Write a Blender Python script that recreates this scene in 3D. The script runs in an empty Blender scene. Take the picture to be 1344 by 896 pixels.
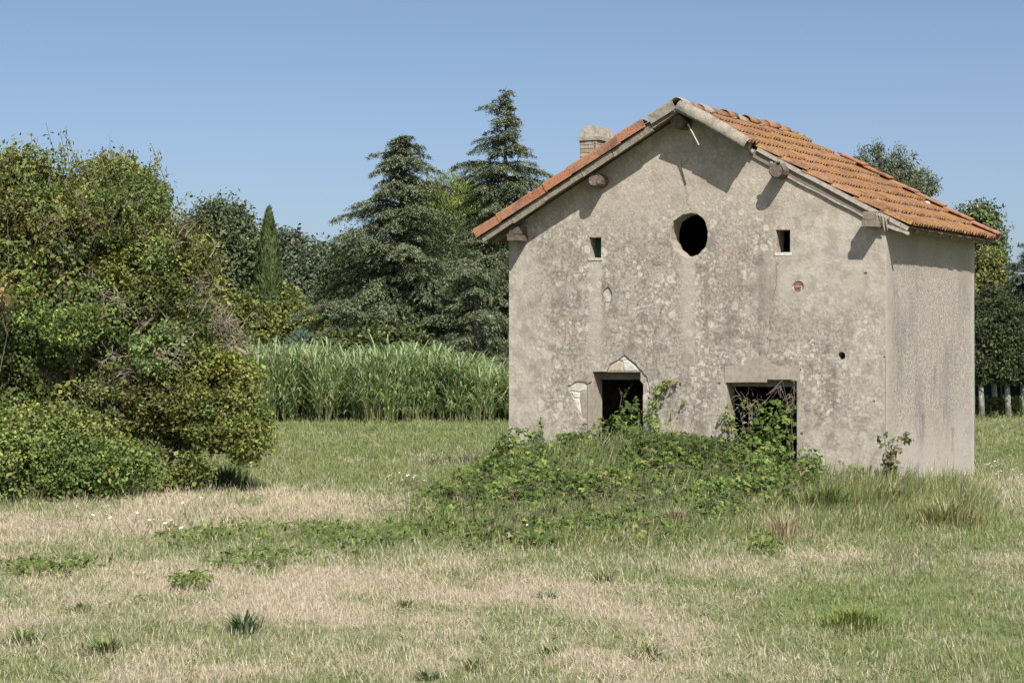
import bpy, bmesh, math, random
import numpy as np
from mathutils import Vector, Matrix
from mathutils.geometry import tessellate_polygon

# ------------------------------------------------------------------ camera, sky, sun, exposure
SC = bpy.context.scene
COL = SC.collection
F, HZ, TH, HX, EYE = 2712.667, 464.23, 0.5122, 5.0012, 1.8      # focal length (px of the 1344 px photo), horizon row, house yaw
HD = F / 98.0
cth, sth = math.cos(TH), math.sin(TH)

cam_data = bpy.data.cameras.new('camera')
cam_data.lens = F / 1344.0 * 36.0
cam_data.sensor_width = 36.0
cam_data.clip_end = 2000.0
cam = bpy.data.objects.new('camera', cam_data)
COL.objects.link(cam)
cam.location = (0, 0, EYE)
cam.rotation_euler = (math.radians(90) + math.atan((HZ - 448.0) / F), 0, 0)
SC.camera = cam

SUN = Vector((1.0 * cth - 0.95 * sth, -1.0 * sth - 0.95 * cth, 1.45)).normalized()   # towards the sun
sun_el = math.asin(SUN.z)
sun_az = math.atan2(SUN.x, SUN.y)

world = bpy.data.worlds.new('World')
SC.world = world
world.use_nodes = True
wn = world.node_tree.nodes
wl = world.node_tree.links
wn.clear()
w_out = wn.new('ShaderNodeOutputWorld')
w_bg = wn.new('ShaderNodeBackground')
w_sky = wn.new('ShaderNodeTexSky')
w_sky.sky_type = 'NISHITA'
w_sky.sun_disc = False
w_sky.sun_elevation = sun_el
w_sky.sun_rotation = sun_az
w_sky.altitude = 0
w_sky.air_density = 0.6
w_sky.dust_density = 1.5
w_sky.ozone_density = 1.0
w_bg.inputs['Strength'].default_value = 0.082
wl.new(w_sky.outputs[0], w_bg.inputs['Color'])
wl.new(w_bg.outputs[0], w_out.inputs['Surface'])

sun_data = bpy.data.lights.new('sun', 'SUN')
sun_data.energy = 4.2
sun_data.angle = math.radians(0.5)
sun_data.color = (1.0, 0.95, 0.87)
sun = bpy.data.objects.new('sun', sun_data)
COL.objects.link(sun)
sun.rotation_euler = SUN.to_track_quat('Z', 'Y').to_euler()

SC.view_settings.view_transform = 'Standard'
SC.view_settings.look = 'None'
SC.view_settings.gamma = 1.0
SC.view_settings.use_curve_mapping = False
SC.view_settings.exposure = 0.6
SC.render.engine = 'CYCLES'
SC.cycles.max_bounces = 5
SC.cycles.diffuse_bounces = 3
SC.cycles.glossy_bounces = 2
SC.cycles.transmission_bounces = 3
SC.cycles.caustics_reflective = False
SC.cycles.caustics_refractive = False

rng = np.random.default_rng(11)
R = random.Random(5)

# ------------------------------------------------------------------ pixel <-> place helpers (photo pixels to real positions)
def at(px, py, Y):
    return np.array([(px - 672.0) / F * Y, Y, EYE - (py - HZ) / F * Y])

def gnd(px, py):
    Y = F * EYE / (py - HZ)
    return (px - 672.0) / F * Y, Y

def fac(px, py, d=0.0):                     # pixel -> (x, z) on a plane parallel to the facade, d behind it (house frame)
    k = (px - 672.0) / F
    lx = (k * (HD + d * cth) - HX - d * sth) / (cth + k * sth)
    y = HD - lx * sth + d * cth
    return lx, EYE - (py - HZ) * y / F

def house_to_world(x, y):
    return HX + x * cth + y * sth, HD - x * sth + y * cth

def world_to_house(X, Y):
    dx, dy = X - HX, Y - HD
    return dx * cth - dy * sth, dx * sth + dy * cth

# ------------------------------------------------------------------ noise
_tab = np.random.default_rng(3).random((256, 256))
def vnoise(x, y):
    xi = np.floor(x).astype(int); yi = np.floor(y).astype(int)
    fx = x - xi; fy = y - yi
    fx = fx * fx * (3 - 2 * fx); fy = fy * fy * (3 - 2 * fy)
    a = _tab[xi % 256, yi % 256]; b = _tab[(xi + 1) % 256, yi % 256]
    c = _tab[xi % 256, (yi + 1) % 256]; d = _tab[(xi + 1) % 256, (yi + 1) % 256]
    return (a * (1 - fx) + b * fx) * (1 - fy) + (c * (1 - fx) + d * fx) * fy

def fbm(x, y, o=4):
    s = 0; a = 0.5; n = 0
    for i in range(o):
        s = s + a * vnoise(x * 2 ** i + 17.3 * i, y * 2 ** i + 5.1 * i); n += a; a *= 0.55
    return s / n

def sstep(a, b, x):
    t = np.clip((x - a) / (b - a), 0, 1)
    return t * t * (3 - 2 * t)

# ------------------------------------------------------------------ terrain shape
W, L = 5.788, 4.0
def height(X, Y):
    X = np.asarray(X, float); Y = np.asarray(Y, float)
    hx, hy = world_to_house(X, Y)
    s = -hx
    mound = 0.42 * np.exp(-((s - 3.5) / 1.9) ** 2) * np.exp(-(np.minimum(hy, 0) / 3.4) ** 2) * sstep(6.5, 3.5, hy)
    mound = mound * (0.82 + 0.36 * vnoise(X * 0.9, Y * 0.9))
    und = 0.07 * (fbm(X * 0.16 + 7, Y * 0.16 + 2, 3) - 0.5) + 0.03 * (vnoise(X * 1.1, Y * 1.1) - 0.5)
    slope = -0.14 * sstep(0.5, 4.0, hx + hy * 0.4) * sstep(14, 3, hx)
    return mound + und * sstep(10, 16, Y) + slope

# green-ness of the grass, 0 = dry straw, 1 = fresh green (where the grass itself is green)
PATCH = [  # px, py, half width px, half height px, change
    (480, 672, 110, 14, -0.36), (600, 604, 110, 6, -0.40), (360, 655, 60, 10, -0.25), (420, 575, 60, 6, -0.25),
    (600, 770, 300, 30, -0.30), (150, 760, 190, 20, -0.30), (60, 690, 80, 12, -0.12), (1040, 735, 130, 12, -0.30),
    (980, 850, 110, 26, -0.25), (820, 870, 120, 22, -0.25), (60, 870, 100, 20, -0.12), (350, 850, 60, 12, -0.15),
    (1260, 800, 90, 60, 0.25), (1110, 800, 70, 26, 0.30), (1220, 690, 120, 30, 0.30), (500, 560, 220, 12, 0.30),
    (520, 640, 200, 8, 0.22), (330, 720, 180, 18, 0.30), (800, 680, 330, 50, 0.55), (200, 810, 120, 30, 0.12),
    (480, 840, 100, 24, 0.10), (720, 800, 60, 20, 0.10), (1310, 600, 40, 30, 0.25), (640, 655, 70, 20, 0.35),
]
_pw = []
for px, py, rx, ry, v in PATCH:
    X0, Y0 = gnd(px, py)
    Ya = gnd(px, py - ry)[1]; Yb = gnd(px, py + ry)[1]
    _pw.append((X0, Y0, rx / F * Y0, max(0.4, (Ya - Yb) / 2), v))

def greenness(X, Y):
    g = 0.56 + 0.85 * (fbm(X * 0.45, Y * 0.28, 4) - 0.47) + 0.95 * (fbm(X * 1.9 + 40, Y * 1.2 + 9, 3) - 0.5)
    g = g + 0.40 * sstep(25, 32, Y)
    for X0, Y0, a, b, v in _pw:
        q = ((X - X0) / a) ** 2 + ((Y - Y0) / b) ** 2
        g = g + v * np.exp(-q * 0.9)
    return np.clip(g, 0, 1)

# ------------------------------------------------------------------ mesh helpers
class MB:
    """collects vertices and faces of one mesh"""
    def __init__(self):
        self.v = []; self.f = []
    def add(self, verts, faces):
        o = len(self.v)
        self.v.extend([tuple(map(float, p)) for p in verts])
        self.f.extend([tuple(i + o for i in q) for q in faces])
    def box(self, lo, hi, jit=0.0):
        x0, y0, z0 = lo; x1, y1, z1 = hi
        P = [(x0, y0, z0), (x1, y0, z0), (x1, y1, z0), (x0, y1, z0), (x0, y0, z1), (x1, y0, z1), (x1, y1, z1), (x0, y1, z1)]
        P = [tuple(c + R.uniform(-jit, jit) for c in p) for p in P]
        self.add(P, [(3, 2, 1, 0), (4, 5, 6, 7), (0, 1, 5, 4), (1, 2, 6, 5), (2, 3, 7, 6), (3, 0, 4, 7)])
    def tube(self, path, radii, n=6, cap=True, wob=0.0):
        path = [Vector(p) for p in path]
        V = []; Fc = []
        for i, p in enumerate(path):
            d = (path[min(i + 1, len(path) - 1)] - path[max(i - 1, 0)])
            d = d.normalized() if d.length > 1e-9 else Vector((0, 0, 1))
            a = d.orthogonal().normalized() if abs(d.z) > 0.9 else d.cross(Vector((0, 0, 1))).normalized()
            b = d.cross(a)
            for k in range(n):
                t = 2 * math.pi * k / n
                r = radii[i] * (1 + R.uniform(-wob, wob))
                V.append(p + a * (math.cos(t) * r) + b * (math.sin(t) * r))
        for i in range(len(path) - 1):
            for k in range(n):
                k2 = (k + 1) % n
                Fc.append((i * n + k, i * n + k2, (i + 1) * n + k2, (i + 1) * n + k))
        if cap:
            Fc.append(tuple(reversed(range(n)))); Fc.append(tuple(range((len(path) - 1) * n, len(path) * n)))
        self.add(V, Fc)
    def build(self, name, mat, parent=None, smooth=False):
        me = bpy.data.meshes.new(name)
        me.from_pydata(self.v, [], self.f)
        if smooth:
            me.shade_smooth()
        me.materials.append(mat)
        o = bpy.data.objects.new(name, me)
        COL.objects.link(o)
        if parent:
            o.parent = parent
        return o

def np_mesh(name, V, Q, mat, parent=None, col=None, extra=None):
    """big mesh from arrays: V (n,3), Q (m,k) faces with k corners each, col (n,3) point colours"""
    me = bpy.data.meshes.new(name)
    k = Q.shape[1]
    me.vertices.add(len(V)); me.vertices.foreach_set('co', V.astype(np.float32).ravel())
    me.loops.add(Q.size); me.loops.foreach_set('vertex_index', Q.astype(np.int32).ravel())
    me.polygons.add(len(Q)); me.polygons.foreach_set('loop_start', np.arange(0, Q.size, k, dtype=np.int32))
    me.update(calc_edges=True)
    if col is not None:
        a = me.color_attributes.new('Col', 'FLOAT_COLOR', 'POINT')
        c4 = np.ones((len(V), 4), np.float32); c4[:, :3] = col
        a.data.foreach_set('color', c4.ravel())
    me.materials.append(mat)
    o = bpy.data.objects.new(name, me)
    COL.objects.link(o)
    if parent:
        o.parent = parent
    return o

def unit(a):
    return a / np.maximum(np.linalg.norm(a, axis=1, keepdims=True), 1e-9)

def leaves(P, axis, nrm, length, width, fold=0.15):
    """one pointed four-cornered leaf at every point; returns V, Q"""
    n = len(P)
    axis = unit(axis)
    side = unit(np.cross(nrm, axis)); nn = np.cross(axis, side)
    l = np.broadcast_to(np.asarray(length, float), (n,))[:, None]; w = np.broadcast_to(np.asarray(width, float), (n,))[:, None]
    V = np.empty((n, 4, 3))
    V[:, 0] = P - axis * l * 0.5
    V[:, 1] = P + side * w * 0.5 - axis * l * 0.08 + nn * w * fold
    V[:, 2] = P + axis * l * 0.5 - nn * w * fold * 0.6
    V[:, 3] = P - side * w * 0.5 - axis * l * 0.08 + nn * w * fold
    return V.reshape(-1, 3), np.arange(n * 4).reshape(n, 4)

def palette(n, cols, w=None, jit=0.18, group=None):
    """a leaf colour for each of n leaves; group gives one draw per clump"""
    cols = np.array(cols, float)
    idx = rng.choice(len(cols), n, p=None if w is None else np.array(w) / np.sum(w))
    if group is not None:
        gi = rng.choice(len(cols), group.max() + 1, p=None if w is None else np.array(w) / np.sum(w))
        idx = np.where(rng.random(n) < 0.6, gi[group], idx)
    c = cols[idx] * (1 + rng.normal(0, jit, (n, 1))) * (1 + rng.normal(0, jit * 0.3, (n, 3)))
    return np.clip(c, 0.004, 0.9)

def tag(o, label=None, cat=None, group=None, kind=None):
    if label: o['label'] = label
    if cat: o['category'] = cat
    if group: o['group'] = group
    if kind: o['kind'] = kind
    return o

def empty(name, loc=(0, 0, 0), rz=0.0):
    o = bpy.data.objects.new(name, None)
    o.empty_display_size = 0.2
    o.location = loc; o.rotation_euler = (0, 0, rz)
    COL.objects.link(o)
    return o

# ------------------------------------------------------------------ node helpers and materials
class NT:
    def __init__(self, name):
        self.m = bpy.data.materials.new(name); self.m.use_nodes = True
        self.t = self.m.node_tree; self.t.nodes.clear()
        self.out = self.n('ShaderNodeOutputMaterial')
        self.b = self.n('ShaderNodeBsdfPrincipled')
        self.b.inputs['Specular IOR Level'].default_value = 0.25
        self.l(self.b.outputs[0], self.out.inputs['Surface'])
    def n(self, t, **kw):
        x = self.t.nodes.new(t)
        for k, v in kw.items(): setattr(x, k, v)
        return x
    def l(self, a, b): self.t.links.new(a, b)
    def setin(self, sock, v):
        if hasattr(v, 'is_output') or isinstance(v, bpy.types.NodeSocket): self.l(v, sock)
        else: sock.default_value = v
    def coord(self, kind='Object'): return self.n('ShaderNodeTexCoord').outputs[kind]
    def mapping(self, vec, scale=(1, 1, 1), loc=(0, 0, 0), rot=(0, 0, 0)):
        m = self.n('ShaderNodeMapping'); m.inputs['Scale'].default_value = scale; m.inputs['Location'].default_value = loc; m.inputs['Rotation'].default_value = rot
        self.l(vec, m.inputs['Vector']); return m.outputs[0]
    def noise(self, vec, scale, detail=4, rough=0.55, dist=0.0):
        x = self.n('ShaderNodeTexNoise'); x.inputs['Scale'].default_value = scale; x.inputs['Detail'].default_value = detail
        x.inputs['Roughness'].default_value = rough; x.inputs['Distortion'].default_value = dist
        if vec is not None: self.l(vec, x.inputs['Vector'])
        return x.outputs['Fac']
    def voro(self, vec, scale, feature='F1', rand=1.0):
        x = self.n('ShaderNodeTexVoronoi', feature=feature); x.inputs['Scale'].default_value = scale; x.inputs['Randomness'].default_value = rand
        self.l(vec, x.inputs['Vector']); return x
    def ramp(self, v, stops):
        x = self.n('ShaderNodeValToRGB'); e = x.color_ramp.elements
        while len(e) < len(stops): e.new(0.5)
        for i, (p, c) in enumerate(stops):
            e[i].position = p
            c = c if isinstance(c, (tuple, list)) else (c, c, c)
            e[i].color = (*c[:3], 1)
        self.l(v, x.inputs[0]); return x.outputs[0]
    def mix(self, fac, a, b, mode='MIX'):
        x = self.n('ShaderNodeMix', data_type='RGBA', blend_type=mode); x.clamp_factor = True
        self.setin(x.inputs['Factor'], fac)
        for s, v in ((x.inputs[6], a), (x.inputs[7], b)):
            self.setin(s, (*v, 1) if isinstance(v, tuple) and len(v) == 3 else v)
        return x.outputs[2]
    def math(self, op, a, b=0.0, c=0.0, clamp=False):
        x = self.n('ShaderNodeMath', operation=op); x.use_clamp = clamp
        self.setin(x.inputs[0], a); self.setin(x.inputs[1], b)
        if op in ('MULTIPLY_ADD', 'SMOOTH_MIN', 'COMPARE'): self.setin(x.inputs[2], c)
        return x.outputs[0]
    def maprange(self, v, a, b, c=0.0, d=1.0, smooth=True):
        x = self.n('ShaderNodeMapRange'); x.interpolation_type = 'SMOOTHSTEP' if smooth else 'LINEAR'
        self.l(v, x.inputs[0])
        for i, q in enumerate((a, b, c, d)): x.inputs[i + 1].default_value = q
        return x.outputs[0]
    def bump(self, h, strength=0.5, dist=0.02):
        x = self.n('ShaderNodeBump'); x.inputs['Strength'].default_value = strength; x.inputs['Distance'].default_value = dist
        self.l(h, x.inputs['Height']); self.l(x.outputs[0], self.b.inputs['Normal']); return x
    def done(self, color, rough=0.9):
        self.setin(self.b.inputs['Base Color'], (*color, 1) if isinstance(color, tuple) and len(color) == 3 else color)
        self.setin(self.b.inputs['Roughness'], rough)
        return self.m

def mat_leaf(name, trans=0.25, rough=0.6, spec=0.25):
    t = NT(name)
    a = t.n('ShaderNodeVertexColor', layer_name='Col').outputs[0]
    t.done(a, rough); t.b.inputs['Specular IOR Level'].default_value = spec
    tr = t.n('ShaderNodeBsdfTranslucent')
    g = t.mix(0.6, a, (1.0, 1.0, 0.35), 'MULTIPLY')
    t.l(g, tr.inputs['Color'])
    ms = t.n('ShaderNodeMixShader'); ms.inputs[0].default_value = trans
    t.l(t.b.outputs[0], ms.inputs[1]); t.l(tr.outputs[0], ms.inputs[2]); t.l(ms.outputs[0], t.out.inputs['Surface'])
    return t.m

def mat_plain(name, c1, c2, scale=8.0, rough=0.9, stretch=(1, 1, 1), bump=0.3, dist=0.01, rand=0.0):
    t = NT(name)
    v = t.mapping(t.coord(), stretch)
    n = t.noise(v, scale, 6, 0.6)
    c = t.mix(t.maprange(n, 0.3, 0.7), c1, c2)
    n2 = t.noise(v, scale * 6, 3)
    c = t.mix(t.maprange(n2, 0.35, 0.75, 0.0, 0.5), c, tuple(x * 0.55 for x in c1))
    if rand:
        oi = t.n('ShaderNodeObjectInfo').outputs['Random']
        c = t.mix(1.0, c, t.ramp(oi, [(0, 1 - rand), (1, 1 + rand * 0.3)]), 'MULTIPLY')
    t.bump(t.math('ADD', n, t.math('MULTIPLY', n2, 0.4)), bump, dist)
    return t.done(c, rough)

M = {}
M['leaf'] = mat_leaf('leaf_green', 0.30)
M['needle'] = mat_leaf('needle_green', 0.10, 0.75, 0.15)
M['reed'] = mat_leaf('reed_green', 0.38, 0.45, 0.4)
M['petal'] = mat_leaf('petal_white', 0.2, 0.8)
M['bark'] = mat_plain('bark', (0.11, 0.085, 0.065), (0.20, 0.165, 0.13), 14, 0.95, (1, 1, 0.25), 0.6, 0.02)
M['twig'] = mat_plain('dead_twig', (0.20, 0.16, 0.13), (0.33, 0.28, 0.235), 9, 0.95)
M['limewash'] = mat_plain('limewashed_bark', (0.24, 0.22, 0.20), (0.42, 0.40, 0.375), 7, 0.9)  # greyed whitewash: partial shade on the trunks is put into its colour
M['oldwood'] = mat_plain('weathered_wood', (0.19, 0.155, 0.125), (0.33, 0.285, 0.24), 16, 0.95, (1, 0.12, 1), 0.5, 0.01)
M['purlin'] = mat_plain('dark_old_timber', (0.10, 0.08, 0.065), (0.19, 0.155, 0.125), 22, 0.95, (1, 0.3, 1), 0.7, 0.012)
M['palewood'] = mat_plain('bleached_wood', (0.36, 0.31, 0.26), (0.53, 0.48, 0.42), 14, 0.95, (0.15, 1, 1), 0.5, 0.008)
M['mortar'] = mat_plain('lichened_mortar', (0.21, 0.185, 0.14), (0.36, 0.325, 0.255), 18, 0.97, (1, 1, 1), 0.7, 0.015)
M['limestone'] = mat_plain('limestone_rubble', (0.60, 0.56, 0.49), (0.80, 0.77, 0.71), 12, 0.95, (1, 1, 1), 0.6, 0.015, 0.18)
M['brick'] = mat_plain('brick_red', (0.36, 0.15, 0.09), (0.50, 0.27, 0.18), 15, 0.95, (1, 1, 1), 0.5, 0.008, 0.25)
M['pinkstone'] = mat_plain('pinkish_rubble', (0.44, 0.36, 0.29), (0.60, 0.53, 0.45), 15, 0.95, (1, 1, 1), 0.6, 0.012, 0.2)
M['smoothmortar'] = mat_plain('smooth_beige_mortar', (0.335, 0.29, 0.235), (0.43, 0.385, 0.32), 3.0, 0.93, (1, 1, 1), 0.12, 0.01)
M['masonry'] = mat_plain('rubble_masonry', (0.42, 0.36, 0.29), (0.60, 0.55, 0.47), 7, 0.97, (1, 1, 1.4), 0.9, 0.03)
M['interior'] = mat_plain('dark_inner_wall', (0.10, 0.085, 0.07), (0.16, 0.14, 0.12), 3, 0.97)  # plain dark tone, used on the inner walls and the vent blocks
M['deck'] = mat_plain('roof_boards', (0.13, 0.10, 0.08), (0.21, 0.165, 0.13), 9, 0.95, (0.2, 1, 1), 0.4, 0.01)
M['greenpaint'] = mat_plain('dark_green_paint', (0.02, 0.075, 0.05), (0.03, 0.11, 0.07), 6, 0.7)
M['meshfence'] = mat_plain('dark_green_netting', (0.010, 0.024, 0.022), (0.018, 0.04, 0.034), 3, 0.9)
M['steel'] = mat_plain('grey_steel', (0.12, 0.13, 0.12), (0.2, 0.21, 0.2), 8, 0.6)

def mat_facade(side=False):
    t = NT('pebbledash_side' if side else 'lichened_render')
    co = t.coord()
    sx = t.n('ShaderNodeSeparateXYZ'); t.l(co, sx.inputs[0])
    X, Y, Z = sx.outputs
    mul = lambda a, b_: t.math('MULTIPLY', a, b_)
    if side:
        v = t.mapping(co, (1, 1, 0.7))
        g = t.noise(v, 46, 4, 0.8)
        g2 = t.noise(t.mapping(co, (1, 1, 0.6)), 15, 4, 0.65)
        big = t.noise(t.mapping(co, (1, 1, 0.5), (0, 2.3, 0)), 1.3, 5, 0.65)
        drip = t.noise(t.mapping(co, (1, 3.2, 0.22)), 1.6, 4, 0.6)
        c = t.mix(t.maprange(g, 0.38, 0.62), (0.26, 0.226, 0.20), (0.65, 0.59, 0.525))
        c = t.mix(t.maprange(g2, 0.45, 0.66, 0.0, 0.38), c, (0.25, 0.222, 0.205))
        c = t.mix(t.maprange(big, 0.44, 0.70, 0.0, 0.55), c, (0.22, 0.198, 0.19))
        c = t.mix(mul(t.maprange(drip, 0.52, 0.68), t.maprange(Z, 0.1, 1.2, 0.10, 0.18)), c, (0.20, 0.178, 0.165))
        wob = t.math('ADD', Z, mul(t.math('SUBTRACT', big, 0.5), 1.1))
        c = t.mix(t.maprange(wob, 1.15, 0.35, 0.0, 0.8), c, t.mix(g2, (0.46, 0.415, 0.36), (0.57, 0.53, 0.475)))
        c = t.mix(t.maprange(wob, 2.75, 3.15, 0.0, 0.6), c, t.mix(g2, (0.30, 0.262, 0.215), (0.46, 0.41, 0.34)))
        wy = t.math('ADD', Y, mul(t.math('SUBTRACT', g2, 0.5), 0.5))
        c = t.mix(t.maprange(wy, 0.42, 0.16, 0.0, 0.9), c, t.mix(t.noise(co, 6, 5), (0.33, 0.295, 0.25), (0.50, 0.46, 0.40)))
        c = t.mix(t.maprange(wy, 3.75, 3.95, 0.0, 0.6), c, (0.56, 0.52, 0.48))
        # dark stains with a drip below them
        for yc, zc in ((1.55, 0.95), (2.05, 1.62), (2.9, 0.72)):
            dy = t.math('ABSOLUTE', t.math('SUBTRACT', wy, yc))
            k = mul(t.maprange(dy, 0.10, 0.02), mul(t.maprange(Z, zc - 0.55, zc - 0.05), t.maprange(Z, zc + 0.05, zc - 0.03)))
            c = t.mix(mul(k, 0.55), c, (0.17, 0.15, 0.135))
        h = t.math('ADD', g, t.math('ADD', mul(t.noise(co, 6, 4), 0.5), mul(g2, 0.5)))
        t.bump(h, 0.9, 0.025)
        return t.done(c, 0.95)
    warp = t.n('ShaderNodeTexNoise'); warp.inputs['Scale'].default_value = 4.0; warp.inputs['Detail'].default_value = 3.0; t.l(co, warp.inputs['Vector'])
    wv = t.n('ShaderNodeVectorMath', operation='MULTIPLY_ADD'); t.l(warp.outputs['Color'], wv.inputs[0]); wv.inputs[1].default_value = (0.16,) * 3; t.l(co, wv.inputs[2])
    v = wv.outputs[0]
    fine = t.noise(co, 24, 6, 0.68)
    vert = t.noise(t.mapping(co, (1, 1, 0.16)), 3.4, 5, 0.6)
    mid = t.noise(co, 4.6, 6, 0.64)
    big = t.noise(t.mapping(co, (1, 1, 0.75), (3, 0, 1)), 0.85, 5, 0.55)
    c = t.mix(t.maprange(fine, 0.35, 0.65), (0.215, 0.188, 0.160), (0.475, 0.425, 0.362))
    c = t.mix(t.maprange(vert, 0.48, 0.66, 0.0, 0.38), c, (0.205, 0.183, 0.163))
    # round cream lichen crusts of several sizes, with ring-shaped ones among them
    tot = None
    for sc, thr, edge, amt, off, lo in ((6.2, 0.35, 0.09, 0.9, 0, 0.45), (11.0, 0.37, 0.09, 0.85, 3.1, 0.36), (19.0, 0.41, 0.11, 0.7, 5.3, 0.34), (3.4, 0.27, 0.12, 0.55, 7.7, 0.55)):
        vo = t.voro(t.mapping(v, (1, 1, 1), (off, off, off)), sc)
        d = t.math('ADD', vo.outputs['Distance'], mul(t.math('SUBTRACT', fine, 0.5), 0.6))
        disc = t.maprange(d, thr, thr - edge)
        if sc < 8: disc = t.math('SUBTRACT', disc, mul(t.maprange(d, thr - 0.16, thr - 0.26), 0.45))
        sep = t.n('ShaderNodeSeparateColor'); t.l(vo.outputs['Color'], sep.inputs[0])
        pick = t.maprange(sep.outputs[0], lo, lo + 0.10)
        k = mul(mul(disc, pick), amt)
        tot = k if tot is None else t.math('MAXIMUM', tot, k)
    blot = t.maprange(t.noise(t.mapping(co, (1, 1, 0.9), (9, 1, 4)), 2.1, 4, 0.6), 0.40, 0.60, 0.25, 1.0)
    c = t.mix(mul(tot, blot), c, t.mix(big, (0.66, 0.60, 0.505), (0.58, 0.54, 0.475)))
    # darker, smoke-grey algae clouds
    c = t.mix(mul(t.maprange(mid, 0.49, 0.63), 0.5), c, (0.145, 0.128, 0.11))
    c = t.mix(t.maprange(big, 0.50, 0.68, 0.0, 0.36), c, (0.185, 0.162, 0.142))
    # warmer, less weathered render: top of the gable and left side, right upper corner, wall foot
    wz = t.math('ADD', Z, mul(t.math('SUBTRACT', mid, 0.5), 1.0))
    wx = t.math('ADD', X, mul(t.math('SUBTRACT', big, 0.5), 1.6))
    right = mul(t.maprange(wx, -2.1, -0.9), t.maprange(wz, 1.9, 2.9))
    right2 = mul(t.maprange(wx, -1.0, -0.3), 0.55)
    left = mul(t.maprange(wx, -4.9, -5.5), 0.75)
    top = mul(t.maprange(wz, 3.25, 4.1), 0.85)
    low = mul(t.maprange(wz, 1.15, 0.45), 0.75)
    clean = t.math('MAXIMUM', t.math('MAXIMUM', t.math('MAXIMUM', right, right2), left), t.math('MAXIMUM', top, low))
    pale = t.mix(t.maprange(mid, 0.38, 0.62), (0.56, 0.506, 0.432), (0.40, 0.356, 0.302))
    pale = t.mix(mul(t.maprange(fine, 0.52, 0.70), 0.5), pale, (0.25, 0.218, 0.183))
    pale = t.mix(mul(top, 0.6), pale, t.mix(fine, (0.34, 0.285, 0.215), (0.53, 0.465, 0.37)))
    c = t.mix(mul(clean, 0.75), c, pale)
    # rain-washed streaks below the openings
    for xc, zt, zb, hw_, amt in ((fac(781, 340)[0], fac(781, 340)[1], fac(785, 540)[1], 0.17, 0.62), (fac(903, 335)[0], fac(905, 335)[1], fac(905, 500)[1], 0.17, 0.62),
                                (fac(1028, 333)[0], fac(1028, 333)[1], fac(1028, 430)[1], 0.11, 0.4), (fac(838, 250)[0], 4.4, 3.1, 0.09, 0.3), (fac(953, 540)[0], 1.5, 0.1, 0.14, 0.5)):
        dx = t.math('ABSOLUTE', t.math('SUBTRACT', t.math('ADD', X, mul(t.math('SUBTRACT', mid, 0.5), 0.16)), xc))
        k = mul(t.maprange(dx, hw_, hw_ * 0.25), mul(t.maprange(Z, zb, (zt + zb) / 2), t.maprange(Z, zt + 0.02, zt - 0.03)))
        c = t.mix(mul(k, amt), c, t.mix(fine, (0.53, 0.49, 0.425), (0.40, 0.362, 0.31)))
    # dark drips under the small windows and the purlins, green-grey damp near the ground
    for xc, zt, ln, hw_, amt in ((fac(793, 345)[0], fac(793, 345)[1], 1.3, 0.05, 0.45), (fac(927, 345)[0], fac(927, 345)[1], 1.6, 0.06, 0.4), (fac(1000, 335)[0], 3.2, 1.6, 0.10, 0.35), (fac(1095, 480)[0], 1.65, 1.0, 0.06, 0.4), (fac(735, 400)[0], 2.7, 1.5, 0.10, 0.25)):
        dx = t.math('ABSOLUTE', t.math('SUBTRACT', t.math('ADD', X, mul(t.math('SUBTRACT', mid, 0.5), 0.14)), xc))
        k = mul(t.maprange(dx, hw_, hw_ * 0.2), mul(t.maprange(Z, zt - ln, zt - ln * 0.4), t.maprange(Z, zt + 0.02, zt - 0.05)))
        c = t.mix(mul(k, amt), c, (0.16, 0.142, 0.125))
    # hairline cracks running down from the openings
    for (xa_, za_, xb_, zb_) in ((fac(776, 500)[0], fac(776, 500)[1], fac(764, 590)[0], 0.3), (fac(1006, 470)[0], fac(1006, 470)[1], fac(1022, 340)[0], fac(1022, 340)[1]), (fac(905, 280)[0], fac(905, 280)[1], fac(893, 205)[0], fac(893, 205)[1]), (fac(845, 490)[0], fac(845, 490)[1], fac(872, 395)[0], fac(872, 395)[1])):
        sl = (xb_ - xa_) / (zb_ - za_)
        line = t.math('ADD', mul(t.math('SUBTRACT', Z, za_), sl), xa_)
        dx = t.math('ABSOLUTE', t.math('SUBTRACT', t.math('ADD', X, mul(t.math('SUBTRACT', t.noise(co, 5.5, 6, 0.7), 0.5), 0.30)), line))
        k = mul(t.maprange(dx, 0.009, 0.003), mul(t.maprange(Z, min(za_, zb_), min(za_, zb_) + 0.08), t.maprange(Z, max(za_, zb_), max(za_, zb_) - 0.08)))
        c = t.mix(mul(k, 0.7), c, (0.09, 0.078, 0.068))
    # few rusty and pinkish worn spots
    sp = t.voro(t.mapping(v, (1, 1, 1), (1.7, 4, 2)), 1.6)
    c = t.mix(mul(t.maprange(sp.outputs['Distance'], 0.13, 0.05), 0.3), c, (0.50, 0.31, 0.22))
    h = t.math('ADD', mul(fine, 0.7), t.math('ADD', mul(mid, 1.3), mul(tot, 0.15)))
    t.bump(h, 0.5, 0.02)
    return t.done(c, 0.96)
M['facade'] = mat_facade()
M['side'] = mat_facade(True)

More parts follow.
